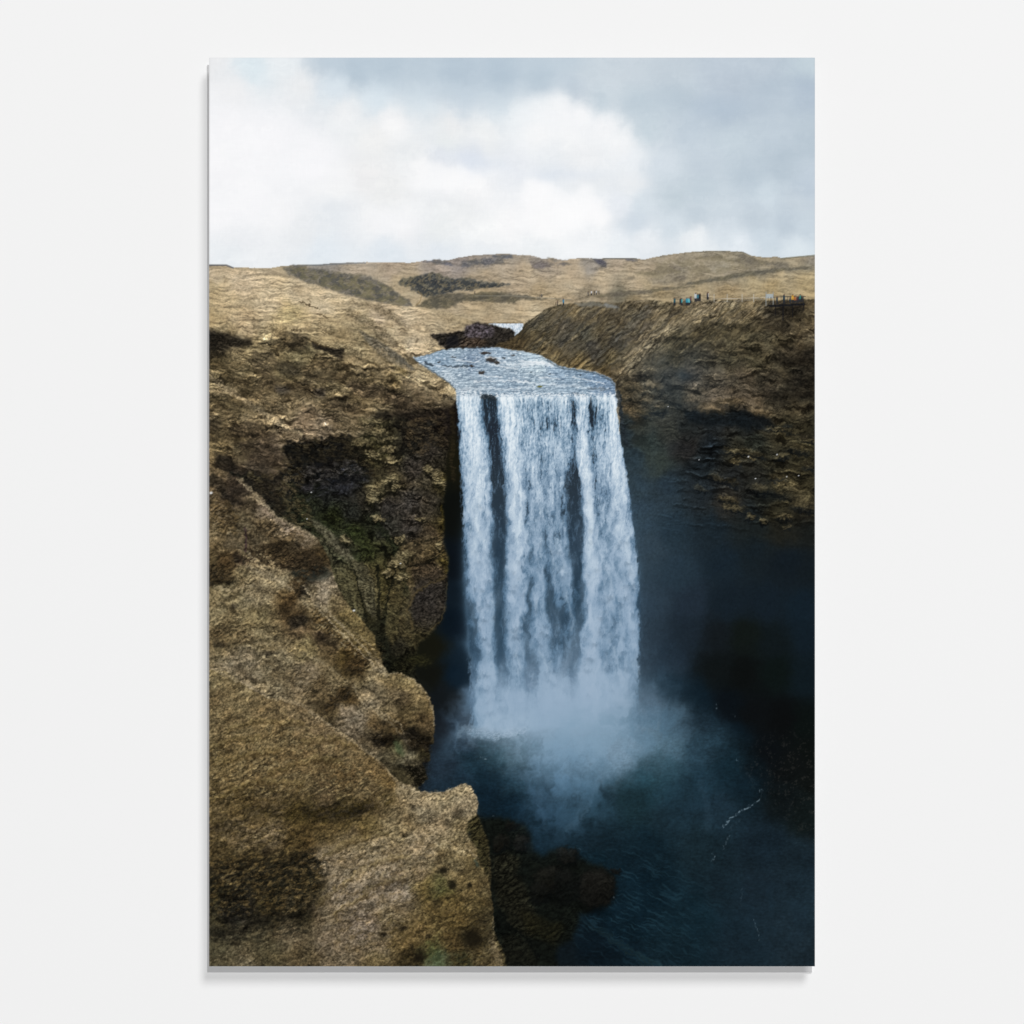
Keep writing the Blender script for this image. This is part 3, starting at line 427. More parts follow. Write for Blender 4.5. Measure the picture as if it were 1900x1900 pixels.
# ================= RIGHT BANK AND CLIFF =================
RGT = field("""960,625,4d4028 1000,600,5d5540 1030,575,6d5f42 1060,580,7d6a45 1050,600,5c5443 1000,625,6a5b3b 1040,640,4f4a3f 1030,655,77643c 1080,620,55503f 1100,580,6c5f44 1120,600,5d523a 1100,655,4a463d 1080,675,7a6539 1120,690,5f4e2e
1150,600,65573c 1150,635,4d483b 1130,660,625434 1170,660,82704b 1200,630,7d6b4a 1230,600,84724e 1180,580,6b5e43 1250,580,7d6b47 1300,565,8a7853 1350,562,8c7a54 1400,565,7c6a46 1350,590,7b6a46 1290,590,8a7751 1430,590,4a402d 1460,600,423929
1480,600,51462f 1505,590,675636 1505,620,6f5e3e 1150,690,6f5e3e 1180,690,6b5b3d 1160,715,4c4029 1200,705,5b4e36 1220,660,5a503a 1250,630,5a4f35 1300,620,50462e 1350,620,584d32 1400,630,4f462f 1440,640,5b5035 1480,650,655435 1500,660,2a251a 1250,660,4a412b
1300,660,4a4230 1350,670,4c432c 1400,670,4a412a 1450,680,423a28 1490,690,2a261c 1240,700,3d382d 1280,700,4d4436 1330,700,564a36 1380,700,564935 1430,710,41392a 1480,720,2b271c 1510,720,332d1f 1160,740,55472f 1175,770,644f2f 1210,740,3d382b 1250,735,3a362a
1290,730,5f5038 1330,745,68563e 1380,740,5f4f38 1400,755,5d4d35 1440,740,3a3426 1490,760,463d29 1320,762,6b5940 1420,770,5a4b32 1190,790,353528 1230,770,35342a 1160,800,1d282d 1200,820,2a3128 1240,800,2e2d23 1280,790,1d1f1d 1320,785,171c1f 1380,785,191d1e
1430,780,3a3322 1480,790,3c3521 1505,800,2e2a1b 1220,860,2b3127 1170,850,213038 1270,830,231f1c 1320,830,161c20 1400,820,242720 1450,800,393320 1500,840,332e1c 1300,870,171e22 1370,840,302c1e 1440,850,2c2a1e 1500,870,2d291a 1180,900,22323c 1240,900,1b2831
1300,910,1c2327 1360,880,1f2120 1400,890,24241f 1450,890,3b3420 1480,920,463d24 1500,900,352f1c 1350,930,2b2822 1420,920,1c1f1b 1390,950,191e1f 1440,950,2a2618 1500,950,28241a 1180,960,243643 1250,980,1a2a35 1320,980,17232b 1400,980,191f1f 1450,980,1f1f19
1500,980,181b19 1200,1020,25343f 1260,1060,1e2e3a 1340,1040,15222c 1400,1020,141e24 1460,1040,111a21 1505,1050,121a1f 1200,1120,23323f 1280,1120,1c2834 1350,1120,131e27 1420,1120,121d26 1490,1130,111e28 1200,1200,222f3b 1240,1220,1a2733 1280,1170,18232d
1330,1180,12181c 1380,1180,101614 1440,1190,0f171a 1495,1180,101c25 1330,1240,0e1314 1380,1250,0c0f0f 1440,1250,0c1413 1490,1260,0e191f 1240,1280,0e202c 1290,1300,0a1923 1350,1310,0a1015 1400,1320,0c0f11 1450,1330,0b0d0e 1500,1340,0b1110
1200,1300,2f4353 1300,1360,0c1f2b 1360,1370,0a1720 1420,1400,0b0f12 1480,1420,0e1111 1505,1400,0c100f""", p=2.1, s=12, gain=1.06, sat=.86)
ec, hc = relief(-42, 16, 6, 51, 5, 4, (1, 2)); ed, hd = relief(8, 16, 7, 52, 5, 9, (1, 2)); ee, he = relief(5, 32, 9, 53, 5, 12, (1, 2))
kk = sm(640, 720, YY + .35 * (XX - 1200))
er = ec * (1 - kk) + (.6 * ed + .4 * ee) * kk; hr = hc * (1 - kk) + (.6 * hd + .4 * he) * kk
fade = 1 - .85 * sm(765, 900, YY - .5 * (XX - 1220))
u, v = rot(-43, 70, 6, 10); sp = fbm(u, v, 5, 57, .6); spm = (1 - kk)[..., None]
RGT = RGT * (1 - .12 * spm) * (1 + (.24 * np.tanh(2.2 * sp))[..., None] * spm * np.array([1.15, 1.05, .7], f32))
R = land(RGT, er * fade, hr * fade, .15, .13, .05, .05)
stm = (sm(770, 800, YY - .12 * (XX - 1250)) * (1 - sm(930, 1020, YY - .1 * (XX - 1250))) * sm(1210, 1330, XX + .3 * (YY - 800)))[..., None]
R = R * (1 - stm) + stm * crag(R * 1.05, .8, 5, 56, 10, 370, .7, 5)
cmask = (kk * .9 + .1)[..., None] * fade[..., None]; R = R * (1 - cmask) + crag(R, 1., 4, 44, 17, 320) * cmask
R = np.clip(R, 0, 1)
fd = (1 - sm(900, 1080, YY))[..., None]
R = R * (.25 + .75 * fd) + RGT * (.75 - .75 * fd)
over(poly("915,644 920,638 937,632 958,619 968,606 985,592 1000,583 1012,573 1030,567 1050,564 1075,561 1110,560 1130,563 1160,560 1200,556 1240,560 1260,566 1300,560 1330,556 1380,557 1420,558 1460,556 1512,554 1512,1500 1130,1500 1150,740 1142,712 1135,702 1105,688 1075,685 1040,680 1020,668 1000,659 970,652 945,648", .9, 0, 1.5), R)
over(poly("1060,563 1100,560 1140,564 1120,568 1080,569", 1, 1, 2), "77756c", .7); over(poly("1120,563 1140,566 1150,572 1125,571", 1, 1, 1), "8b8d8c", .7)
for s_, w_, c, o in [("1345,560 1300,572 1262,598 1230,628 1200,655 1165,690 1145,712", 9, "95825c", .55), ("1230,622 1205,650 1180,678 1160,692 1145,710", 2.5, "2f281b", .75), ("1250,600 1225,622 1190,650 1150,690", 4, "a28d64", .5), ("1060,572 1030,600 1010,630 990,648", 5, "4b493f", .35),
  ("1120,575 1080,610 1040,650", 5, "8b7850", .3), ("1200,570 1160,610 1110,660", 8, "474640", .45), ("1160,560 1190,575 1260,562 1300,560", 5, "3e3728", .6), ("1262,565 1300,566 1325,560 1420,556", 3, "3c3427", .5), ("1210,572 1180,600 1160,620", 6, "555148", .4),
  ("1160,757 1175,768 1200,774", 3, "7a6543", .5), ("1090,690 1120,697 1140,708", 3, "332b1c", .7), ("1000,660 1030,676 1060,685", 3, "3e3420", .6), ("1020,664 1060,682 1090,686", 2, "8d7748", .4)]:
    over(line(s_, w_, 2.5, 2, 3), tex(c, ec, hc, .25, .15, .1), o)
for P, T, o, s in [("1180,690 1190,690 1192,710 1172,712 1165,700", TD, .6, 3), ("1265,693 1300,688 1295,705 1270,712 1255,700", TD, .45, 4), ("1430,650 1460,640 1512,645 1512,675 1480,680 1440,670", TD, .65, 6), ("1460,690 1512,680 1512,740 1480,745 1450,720", TD, .5, 8), ("1390,720 1440,715 1460,740 1420,745", TD, .5, 5),
   ("1265,757 1300,762 1320,765 1360,758 1390,762 1425,775 1440,790 1470,790 1460,800 1400,795 1340,790 1280,785", tex("12171a", ed, hd), .9, 2.5), ("1320,748 1335,742 1332,752 1322,756", TD, .7, 1.5), ("1380,755 1395,752 1392,762", TD, .7, 1.5), ("1480,805 1512,810 1512,822 1490,818", TD, .8, 2.5), ("1150,760 1170,772 1180,785 1160,790 1148,770", tex("18242a", ed, hd), .8, 3),
   ("1140,712 1150,705 1152,720 1142,726", TD, .8, 2), ("1240,745 1265,750 1300,745 1290,752 1250,758", "1c2227", .5, 3), ("1250,690 1275,690 1290,700 1262,705", "1a2329", .5, 4), ("1418,572 1445,568 1490,566 1492,578 1470,588 1440,585 1425,580", TD, .85, 2), ("1230,574 1260,570 1262,580 1240,586", TD, .5, 3)]:
    over(poly(P, s, 4, 5), T, o)
LED = tex("50472f", ed, hd, .3, .2, .1)
for x, y, rx, ry, a, o in [(1450, 797, 28, 4, 8, .6), (1500, 815, 16, 5, 0, .6), (1480, 830, 22, 8, 10, .45), (1370, 836, 32, 5, 5, .5), (1400, 843, 26, 4, 8, .45), (1450, 846, 14, 6, -20, .4), (1365, 856, 11, 4, 22, .8), (1393, 852, 8, 4, 30, .8), (1350, 926, 20, 7, 12, .55), (1360, 942, 24, 6, 8, .6), (1330, 885, 16, 6, 20, .35), (1355, 893, 14, 6, 10, .35),
   (1460, 905, 30, 14, 10, .6), (1485, 925, 20, 14, 0, .6), (1410, 905, 18, 8, 10, .4), (1393, 958, 10, 6, 0, .7), (1417, 967, 8, 5, 0, .7), (1453, 958, 15, 5, 5, .7), (1460, 977, 9, 4, 0, .5), (1500, 940, 14, 8, 0, .4), (1300, 905, 14, 5, 20, .25), (1190, 765, 18, 6, 25, .4), (1220, 760, 22, 6, 0, .2), (1500, 860, 14, 8, 0, .3), (1440, 885, 16, 6, 0, .35)]:
    over(blob(x, y + ry * 1.1, rx, ry * .7, a, 4, 5, 2), "10151a", .6); over(blob(x, y, rx, ry, a, 4, 4, 2.6), LED, min(1, o * 1.2))
for a_ in [(1450, 797, 30, 6, 8), (1500, 815, 18, 6, 0), (1480, 832, 24, 10, 10), (1385, 838, 34, 6, 6), (1350, 926, 22, 9, 12), (1365, 944, 24, 7, 8), (1460, 905, 32, 16, 10), (1490, 935, 20, 14, 0), (1410, 905, 18, 9, 10), (1393, 958, 11, 7, 0), (1417, 967, 9, 6, 0), (1453, 958, 16, 6, 5), (1330, 885, 18, 8, 20), (1290, 745, 30, 10, 5), (1345, 748, 34, 12, 0), (1405, 765, 28, 8, 15), (1450, 770, 20, 9, 10), (1240, 740, 24, 9, 0), (1200, 735, 20, 9, 5),
   (1170, 745, 14, 8, 20), (1175, 715, 14, 9, 20), (1210, 715, 18, 8, 0), (1260, 705, 26, 9, 0), (1330, 705, 34, 10, 5), (1400, 700, 28, 10, 0), (1460, 660, 26, 12, 0), (1495, 700, 20, 14, 0), (1440, 730, 22, 10, 10), (1300, 650, 34, 9, 5), (1380, 645, 34, 9, 0), (1250, 640, 26, 8, -20), (1480, 620, 26, 8, -10), (1360, 600, 34, 7, -8), (1430, 865, 22, 8, 0), (1310, 905, 18, 7, 10), (1490, 775, 20, 9, 0)]:
    lump(*a_, k=.38, rim=.35, wa=5, wb=6)
scatter("1150,700 1200,640 1260,600 1330,570 1512,570 1512,800 1440,790 1320,765 1180,770", 380, 5, 19, .42, -4, .27, .3, 5)
scatter("1290,790 1512,790 1512,960 1420,970 1300,900", 110, 6, 18, .36, 8, .34, .4, 6)
scatter("990,650 1030,580 1160,565 1280,565 1150,700", 120, 4, 13, .35, -42, .25, .22, 7)
# grassy brow lobes right of the falls
for x, y, rx, ry, a in [(1160, 735, 10, 8, 0), (1175, 712, 12, 9, 20), (1172, 765, 15, 8, 40), (1200, 740, 14, 7, 0), (1190, 724, 12, 6, 0), (1225, 752, 14, 6, 10), (1215, 715, 14, 7, 10), (1320, 757, 30, 8, 10), (1350, 745, 30, 8, 0), (1410, 765, 24, 6, 15)]:
    over(blob(x, y + ry, rx * .9, ry * .6, a, 3, 4, 2), "1c1c18", .5); over(blob(x, y, rx, ry, a, 4, 5, 2), tex("6d5a3a", ed, hd, .25, .2, .1), .5)

# ================= RIVER =================
RV = field("770,665,9fb4c6 850,650,a9bccb 930,650,a0b5c8 990,660,b2c6d4 1030,690,96adc2 1100,700,7d97b1 1130,710,8097b0 900,690,9bafc0 850,690,a3b6c5 830,700,b9c8d3 880,715,a2b4c2 950,715,93a8ba 1020,710,9eb2c2 1080,715,93a9bb 950,675,a8bac8 1000,675,b6c8d3 870,670,8599ae 820,670,8fa6ba", s=12)
wv = fbm(XX / 17 + 2 * WA[0], YY / 2.6, 5, 81, .62); wv2 = fbm(XX / 6 + WA[0], YY / 2.0, 4, 82, .6); sc = sm(640, 735, YY)
rv = RV * (.95 + (.095 * norm(wv) + .075 * norm(wv2))[..., None] * np.array([1.2, 1.05, .9], f32))
foam = .9 * sm(.33, .75, fbm(XX / 24 + 3 * WA[0], YY / 5, 5, 84, .6) + .18 * norm(wv2) + .10)[..., None]
rv = rv * (1 - .75 * foam) + .75 * foam * hexc("e6eef4")
rivP = "765,663 785,660 800,656 822,648 845,645 915,643 945,648 970,652 1000,658 1020,668 1038,679 1070,685 1105,690 1132,702 1141,712 1142,728 1146,745 1143,760 850,760 847,745 846,724 832,710 805,692 782,676"
over(poly(rivP, .8, 0, 1), np.clip(rv, 0, 1))
for s_, w_, o in [("970,680 990,674 1010,675 1026,680", 7, .6), ("925,672 960,676 985,670", 4, .5), ("780,676 800,677 830,681 865,682", 3, .5), ("950,705 1000,712 1060,716 1120,722", 4, .35), ("850,722 880,719 930,722 990,718", 4, .4)]:
    over(line(s_, w_, 2, 3, 4), "f0f5f8", o)
for s_, w_, o in [("790,674 800,678", 6, .8), ("822,678 845,680 872,679", 3.5, .65), ("865,673 880,671", 2, .6), ("1060,731 1085,733", 3, .5), ("893,733 918,735", 4, .8), ("1090,720 1130,722", 3, .4)]:
    over(line(s_, w_, 1.5, 2, 3), "2c3842", o)
for x, y, rx, ry in [(901, 655, 10, 2.5), (911, 667, 10, 6), (894, 691, 6, 3.5), (952, 659, 4, 1.5), (875, 679, 5, 2), (921, 673, 6, 3), (1077, 695, 1.5, 1)]:
    over(blob(x, y, rx, ry, 0, .5, 2, 3), "302c2a", .95); over(blob(x, y - ry * .4, rx * .7, ry * .4, 0, 0, 1, 2), "5a5146", .5)
over(blob(1002, 717, 5, 2, 0, .5, 1, 3), "6b6a35", .9)
for x, y, rx, ry in [(842, 663, 5, 1.6), (935, 664, 4, 1.5), (815, 672, 4, 1.6), (1020, 694, 3, 1.2), (985, 690, 3, 1)]:
    over(blob(x, y, rx, ry, 0, .5, 2, 3), "2b2c2f", .8)
for s_ in ["900,662 915,663 930,666", "905,675 930,680 960,684", "890,696 905,698 930,699", "845,668 870,671 890,672", "1060,700 1090,705 1120,712", "880,708 930,706 990,709", "1000,700 1040,703", "960,668 985,671 1010,675"]:
    over(line(s_, 2.2, 1.2, 1.5, 2), "f2f6f8", .6)
for s_ in ["1015,668 1025,676 1040,682 1075,688 1105,693 1130,704 1139,714", "770,668 790,680 812,695 834,711 845,722"]:
    over(line(s_, 2.2, 1.5, .5, 1.5), "33393a", .55)
# upper fall and dark bank with bare bushes
over(poly("905,600 971,600 969,610 962,617 955,623 948,610 918,605", .7, 0, 1), "dde6ee", 1)
uf = poly("905,600 971,600 969,610 962,617 955,623 948,610 918,605", .7, 0, 1); over(uf, "7c93a8", 1 * 0.45 * 1); sl = uf[0]
over((sl, uf[1] * sm(.1, .7, .5 + .5 * norm(fbm(XX / 3, YY / 7, 3, 99))[sl])), "f2f6fa", .8)
over(line("898,600 930,599 970,599", 1.5, .8), "6b5a3e", .7)
DB = tex("2b2722", e8, h8, .35, .25, .12)
over(poly("795,621 812,619 840,617 862,614 866,605 880,600 905,600 918,604 935,608 950,610 956,617 954,624 945,630 930,637 918,643 905,645 850,645 828,648 816,640 812,632", 1, 0, 2.5), DB)
over(poly("862,620 865,605 885,599 905,602 920,610 915,625 880,630", 2, 2, 4), tex("4b4346", e8, h8, .2, .1, .2), .85)
over(poly("850,635 862,627 890,625 905,634 900,643 860,644", 1.5, 2, 3), tex("42362a", e8, h8, .3, .2), .8); over(poly("828,625 850,622 852,642 830,645", 2, 1, 2), "15161a", .7)
over(poly("918,642 930,634 945,633 962,640 975,648 945,648", 1.5, 1, 3), tex("493d28", e8, h8, .3, .2), .9)
over(line("850,645 880,646 915,644", 1.5, .8, 0, 1), "10151a", .6)

# ================= POOL =================
POOL = field("""860,1380,24384a 830,1420,1b2b3a 870,1410,15303f 860,1440,162c3c 900,1400,1a3542 950,1400,274552 900,1440,0e2533 960,1450,15303f 900,1480,0c2130 950,1500,0b2130 890,1510,0c1e29 1000,1480,142c3b 1000,1540,0d212d 1100,1500,132935 1100,1560,0f222d
1180,1480,12282f 1200,1440,1d3f4c 1150,1400,5d7a90 1230,1380,395868 1230,1420,234552 1300,1390,1c3747 1300,1450,16303e 1250,1500,152a35 1350,1430,0e2531 1340,1500,162a36 1380,1460,0c1f2a 1400,1420,0a151b 1450,1420,0d1011 1500,1440,0f1312 1450,1480,0e1517 1500,1510,101919
1300,1570,13262f 1200,1580,0c202b 1100,1600,0b1f2a 1200,1650,0a1f2b 1150,1700,0a1e2a 1280,1700,0d232d 1250,1760,0e222c 1100,1750,0a1720 1350,1640,12222b 1420,1560,12222d 1400,1650,14222c 1480,1600,15252f 1500,1680,182a35 1450,1720,172731 1380,1760,12222c 1500,1770,17262f 1040,1770,0d161b
1180,1320,6f8a9f 1250,1330,274050 1300,1330,11232f 1200,1300,4c6375 860,1320,1a2b3b""", s=16)
g_ = POOL.mean(-1, keepdims=True); POOL = g_ + (POOL - g_) * .74
po = POOL * (1 + .05 * norm(fbm(XX / 50, YY / 30, 4, 92)) + .05 * norm(fbm(XX / 9, YY / 4, 3, 94)) + .03 * FINE)[..., None]
over(poly("800,1395 840,1370 870,1350 900,1340 1180,1330 1240,1300 1300,1310 1345,1340 1390,1380 1430,1420 1512,1450 1512,1792 900,1792 870,1500 780,1475", 9, 8, 5), np.clip(po, 0, 1))
gr = sm(.9, 2.2, FINE + .5 * norm(fbm(XX / 14, YY / 12, 3, 93)))
gm = poly("1370,1400 1420,1370 1512,1340 1512,1560 1470,1540 1440,1490 1400,1460", 14, 10, 6)
over((gm[0], gm[1] * gr[gm[0]]), "3a3733", .35)
# ripples fanning out
cx, cy = 1020, 1400
ang = np.arctan2(YY - cy, XX - cx); rad = np.hypot(XX - cx, (YY - cy))
u, v = rot(30, 46, 4.2, 10); rp = fbm(u, v + .02 * rad, 3, 95, .5) + .35 * fbm((XX + YY) / 40, YY / 30, 2, 96)
rm = blob(1180, 1680, 170, 110, 20, 10, 0, 1.5); over((rm[0], rm[1] * sm(.05, .5, rp[rm[0]])), "27434f", .5); over((rm[0], rm[1] * sm(.05, .6, -rp[rm[0]])), "071720", .4)
for i in range(9):
    x0 = 1040 + i * 9; y0 = 1690 + i * 4
    over(line([(x0 + 10, y0), (x0 + 70 + i * 3, y0 + 40 + i * 2), (x0 + 150 + i * 4, y0 + 98)], (1, 2.5), 1.6, 6, 3), "2b3a35" if i % 2 else "1f3a48", .32)
# rocks at the water's edge
RK = tex("191812", e8, h8, .35, .3, .12); RM = tex("1b1a12", e8, h8, .35, .3, .12)
over(poly("884,1508 893,1512 905,1518 930,1514 950,1520 975,1528 982,1545 985,1556 990,1575 1005,1590 1025,1578 1045,1570 1068,1577 1075,1592 1098,1600 1120,1608 1136,1622 1141,1645 1135,1668 1118,1682 1095,1688 1075,1695 1072,1715 1062,1740 1040,1752 1030,1770 1045,1792 900,1792 905,1640 885,1530", 3.5, 4, 4), tex("10130f", e7, h8, .25, .2, .08), .96)
over(poly("912,1590 940,1582 962,1590 960,1620 975,1650 990,1680 1000,1710 985,1740 960,1730 935,1700 918,1670", 4, 6, 6), RM, .8)
over(poly("930,1740 950,1730 990,1760 1010,1792 935,1792", 4, 5, 5), RM, .5); over(poly("960,1690 1010,1700 1050,1720 1030,1750 990,1740", 4, 5, 5), tex("1e1c0f", e8, h8), .6)
over(line("925,1690 950,1720 980,1745 1000,1775", 4, 2, 3, 4), "0a0c0b", .8)
for x, y, rx, ry, c in [(930, 1560, 20, 14, "141410"), (968, 1562, 14, 15, "171714"), (922, 1572, 12, 10, "15140f"), (1052, 1586, 24, 17, "161613"), (1020, 1630, 34, 30, "141410"), (1105, 1645, 38, 40, "171613"), (1000, 1655, 22, 20, "121310"), (1142, 1613, 10, 6, "151513"), (948, 1530, 16, 8, "12120f"), (1050, 1640, 26, 34, "0f110f")]:
    over(blob(x + 2, y + 4, rx, ry, 0, 3, 3, 5), "0a0c0c", .7); over(blob(x, y, rx * .94, ry * .9, 0, 6, 6, 5), tex(c, e7, h8, .16, .14, .1), .8); over(blob(x - rx * .1, y - ry * .5, rx * .6, ry * .3, 0, 2, 3, 1.5), "2a2824", .2)
for a_ in [(1105, 1645, 36, 38, 10), (1052, 1588, 22, 16, 0), (968, 1562, 13, 13, 0), (930, 1560, 18, 12, 0), (1020, 1635, 30, 28, 0), (945, 1620, 26, 30, 40), (965, 1700, 34, 36, 50)]: lump(*a_, k=.28, rim=.3, wa=7, wb=5)
# foam threads
for s_, w_, o in [("1411,1465 1412,1478 1404,1488 1390,1495 1375,1504 1362,1512 1352,1520 1341,1533", (2, 3.5), .75), ("1352,1552 1345,1565 1340,1575", (3, 1.5), .3), ("1322,1584 1326,1590 1320,1596", 1.8, .7), ("1397,1705 1404,1722 1409,1742", 1.4, .6), ("1376,1648 1374,1680", 1.2, .25), ("1327,1305 1330,1315", 1.8, .45), ("1356,1322 1364,1328", 1.6, .35), ("1137,1658 1138,1664", 1.6, .5),
    ("892,1404 902,1406", 2, .7), ("1073,1573 1078,1576", 1.8, .7), ("915,1513 917,1513", 2, .5), ("1385,1432 1398,1452", 6, .08), ("1350,1540 1372,1520", 6, .08), ("1366,1409 1368,1410", 2, .6)]:
    ln_ = line(s_, w_, 1.6, 1.5, 2.5); over((ln_[0], ln_[1] * (.15 + .85 * sm(-.25, .25, perlin(XX[ln_[0]] / 5, YY[ln_[0]] / 5, 160)))), "9db3bf", o * .8)

over(line("1147,728 1151,760 1155,790 1160,825", 8, 2, 1, 3), tex('20262a', ed, hd), .8)
# ================= WATERFALL =================
lx = np.interp(YY[:, 0], [725, 745, 800, 850, 900, 960, 1040, 1100, 1160, 1250, 1360, 1400], [849, 848, 850, 853, 855, 858, 860, 863, 868, 872, 876, 878]).astype(f32)[:, None]
rx = np.interp(YY[:, 0], [725, 745, 800, 850, 900, 950, 1000, 1040, 1100, 1200, 1250, 1320, 1400], [1136, 1143, 1149, 1158, 1166, 1172, 1178, 1183, 1187, 1186, 1184, 1182, 1184]).astype(f32)[:, None]
ys = YY - 735
g = np.clip(ys / 600, 0, 1)
n1 = fbm(XX / 14, YY / 60, 4, 101, .55); n2 = fbm(XX / 5, YY / 13, 4, 102, .6); n3 = fbm(XX / 24, YY / 42, 4, 104, .55)
sx = XX + (2 + 9 * g) * n3 * 1.6 + (1.5 + 2.2 * g) * n2 * 1.6 + (3 + 3 * g) * fbm(XX / 11, YY / 22, 3, 106, .5); sy = YY + 18 * n3 + 8 * n2
D = np.zeros((H, W), f32)
def strand_(P, w, s, ev=1.):       # centre line with widths: "x,y,w ..."
    global D
    a = np.array([[float(v) for v in p.split(',')] for p in P.split()], f32)
    cxv = np.interp(sy, a[:, 1], a[:, 0]); wv_ = np.interp(sy, a[:, 1], a[:, 2]) * w
    sv = np.interp(sy, a[:, 1], a[:, 3]) if a.shape[1] > 3 else 1
    d = np.abs(sx - cxv) / wv_
    D = 1 - (1 - D) * (1 - s * sv * np.exp(-d ** 3.0 * ev))
strand_("869,725,26,1 871,760,23,.97 878,800,24,.9 882,860,27,.88 886,920,27,.85 888,980,27,.8 889,1040,25,.8 893,1100,22,.75 900,1150,18,.7 905,1220,16,.7 905,1300,20,.8 910,1400,22,.7", 1, .92)
strand_("938,725,20,1 943,760,20,1 948,800,20,.95 953,850,20,.92 957,900,18,.92 959,960,18,.92 960,1000,20,.9 958,1060,22,.85 955,1120,22,.75 955,1170,16,.7 955,1240,20,.5 950,1340,26,.6", 1, .9)
strand_("975,725,18,.95 980,780,16,.8 985,830,14,.75 992,900,12,.7 995,960,14,.62 998,1040,14,.6 1000,1120,14,.6 1003,1190,18,.75 1008,1240,14,.6 1010,1300,30,.5", 1, .75)
strand_("1018,730,30,.85 1018,780,30,.62 1020,830,28,.7 1022,880,20,.6 1024,950,20,.5 1030,1020,22,.42 1035,1060,20,.5 1038,1110,12,.3 1040,1160,14,.4 1035,1230,16,.25 1030,1300,30,.5", 1, .8)
strand_("1048,730,16,.9 1050,800,15,.62 1052,850,12,.55 1045,900,8,.3 1048,1040,10,.4 1055,1080,12,.5 1058,1150,8,.4 1050,1300,14,.3", 1, .7)
strand_("1078,725,13,1 1080,780,13,.95 1083,850,14,.92 1090,900,13,.9 1094,960,13,.92 1097,1040,15,.95 1099,1120,16,.95 1098,1200,18,.95 1096,1280,26,.9 1094,1400,30,.7", 1, .92)
strand_("1112,725,18,.9 1115,770,15,.6 1115,830,16,.75 1120,880,16,.6 1122,950,15,.5 1122,1040,16,.55 1130,1090,16,.5 1128,1150,12,.45 1130,1230,18,.45 1140,1320,30,.7", 1, .8)
strand_("1136,725,14,1 1138,760,14,1 1141,800,15,.95 1146,860,17,.9 1150,920,19,.85 1155,1000,22,.8 1160,1060,24,.75 1162,1120,24,.7 1164,1200,24,.65 1162,1280,26,.6 1160,1400,30,.6", 1, .9)
# dark pockets where the rock shows behind the water
def pocket(P, o, s=3.):
    global D
    sl, m = poly(P, s, 2, 3); D[sl] *= 1 - o * m
for P, o, s in [("896,740 903,733 918,736 921,760 927,800 931,850 934,900 936,950 940,1000 938,1040 934,1070 930,1110 932,1150 926,1190 920,1150 920,1100 915,1050 916,1000 919,960 914,920 916,870 909,830 904,800 895,770", .9, 3), ("918,1060 945,1060 940,1130 935,1200 920,1230 918,1150", .6, 6),
  ("985,742 1002,745 1004,790 1000,800 990,790", .2, 3), ("1012,745 1024,745 1022,800 1012,805", .22, 3), ("1058,745 1072,745 1074,800 1066,805 1062,790 1054,790", .26, 3), ("1064,868 1074,880 1078,930 1076,990 1080,1030 1072,1060 1062,1040 1055,1000 1052,930 1058,890", .9, 4), ("1066,1040 1080,1050 1084,1110 1078,1170 1068,1180 1062,1120", .7, 4),
  ("1096,755 1116,755 1118,778 1104,786 1096,780", .3, 3), ("1012,830 1018,880 1016,930 1010,900 1008,850", .4, 4), ("1014,1110 1024,1112 1032,1125 1042,1130 1040,1140 1030,1140 1034,1160 1024,1150 1018,1160 1012,1130", .85, 2), ("1026,1140 1046,1120 1062,1140 1066,1200 1070,1230 1060,1250 1045,1240 1048,1200 1040,1180 1030,1170", .55, 4),
  ("1048,1200 1064,1195 1072,1225 1070,1250 1050,1252 1044,1230", .8, 4), ("984,1225 994,1228 998,1260 990,1275 984,1255", .6, 3), ("860,1110 878,1130 888,1170 892,1210 878,1230 872,1260 858,1200 852,1150", .55, 4), ("915,1180 940,1190 935,1240 918,1230", .45, 5), ("1116,1170 1126,1180 1128,1215 1118,1220", .5, 4), ("1120,1225 1136,1225 1138,1245 1122,1250", .35, 5), ("1010,1050 1020,1060 1022,1090 1012,1100", .5, 3),
  ("884,1050 892,1055 890,1070 885,1066", .5, 2), ("1134,1130 1145,1125 1150,1160 1140,1175", .35, 4), ("1004,970 1016,985 1014,1040 1006,1020", .4, 4), ("1118,900 1128,890 1132,940 1122,960", .35, 4), ("930,1255 945,1250 948,1275 932,1275", .35, 5)]:
    pocket(P, o, s)
grain = norm(fbm(sx / 3.0, YY / 7.5, 3, 111, .6)); fil = norm(fbm(sx / 3.4, YY / 46, 4, 112, .6)); plume = norm(fbm(sx / 9 + .6 * n3, (YY + 60 * np.abs(n2)) / 34, 4, 113, .55)); wisp = norm(fbm(sx / 16, YY / 50, 4, 114, .5, ridged=True))
gt = 1 - sm(60, 230, ys); gl = 1 - sm(250, 560, ys)
D = blur(D, 1.3); D = np.clip(D + .12 * sm(.15, .45, D) * (1 - gl * 0), 0, 1); T = .10 * (1 - sm(0, 60, np.abs(YY - 1330))) + .93 * D + (.055 * gt + .024 * gl) * grain * (.25 + .75 * sm(.1, .5, D)) + .05 * sm(.1, .5, D) * norm(fbm(sx / 12, YY / 40, 3, 118)) - .03 + .05 * fil * gt + (.04 + .06 * (1 - gt)) * plume * (.4 + .6 * sm(.05, .4, D)) + .05 * fil + .05 * wisp * (1 - gt)
comb = norm(fbm((XX + .12 * (YY - 735) * np.sin((XX - 1040) / 30)) / 2.4, YY / 60, 3, 115, .7)); cm = ((XX > 968) & (XX < 1135)) * sm(0, 12, ys) * (1 - sm(50, 110, ys))
T -= .09 * cm * (1.2 - comb * .9) * 1.0
T = np.clip(T, 0, 1.1)
ramp_y = [735, 800, 900, 1000, 1100, 1200, 1300, 1380]
def vcol(L):
    a = np.array([hexc(c) for c in L]); return np.stack([np.interp(YY[:, 0], ramp_y, a[:, i]) for i in range(3)], -1).astype(f32)[:, None, :]
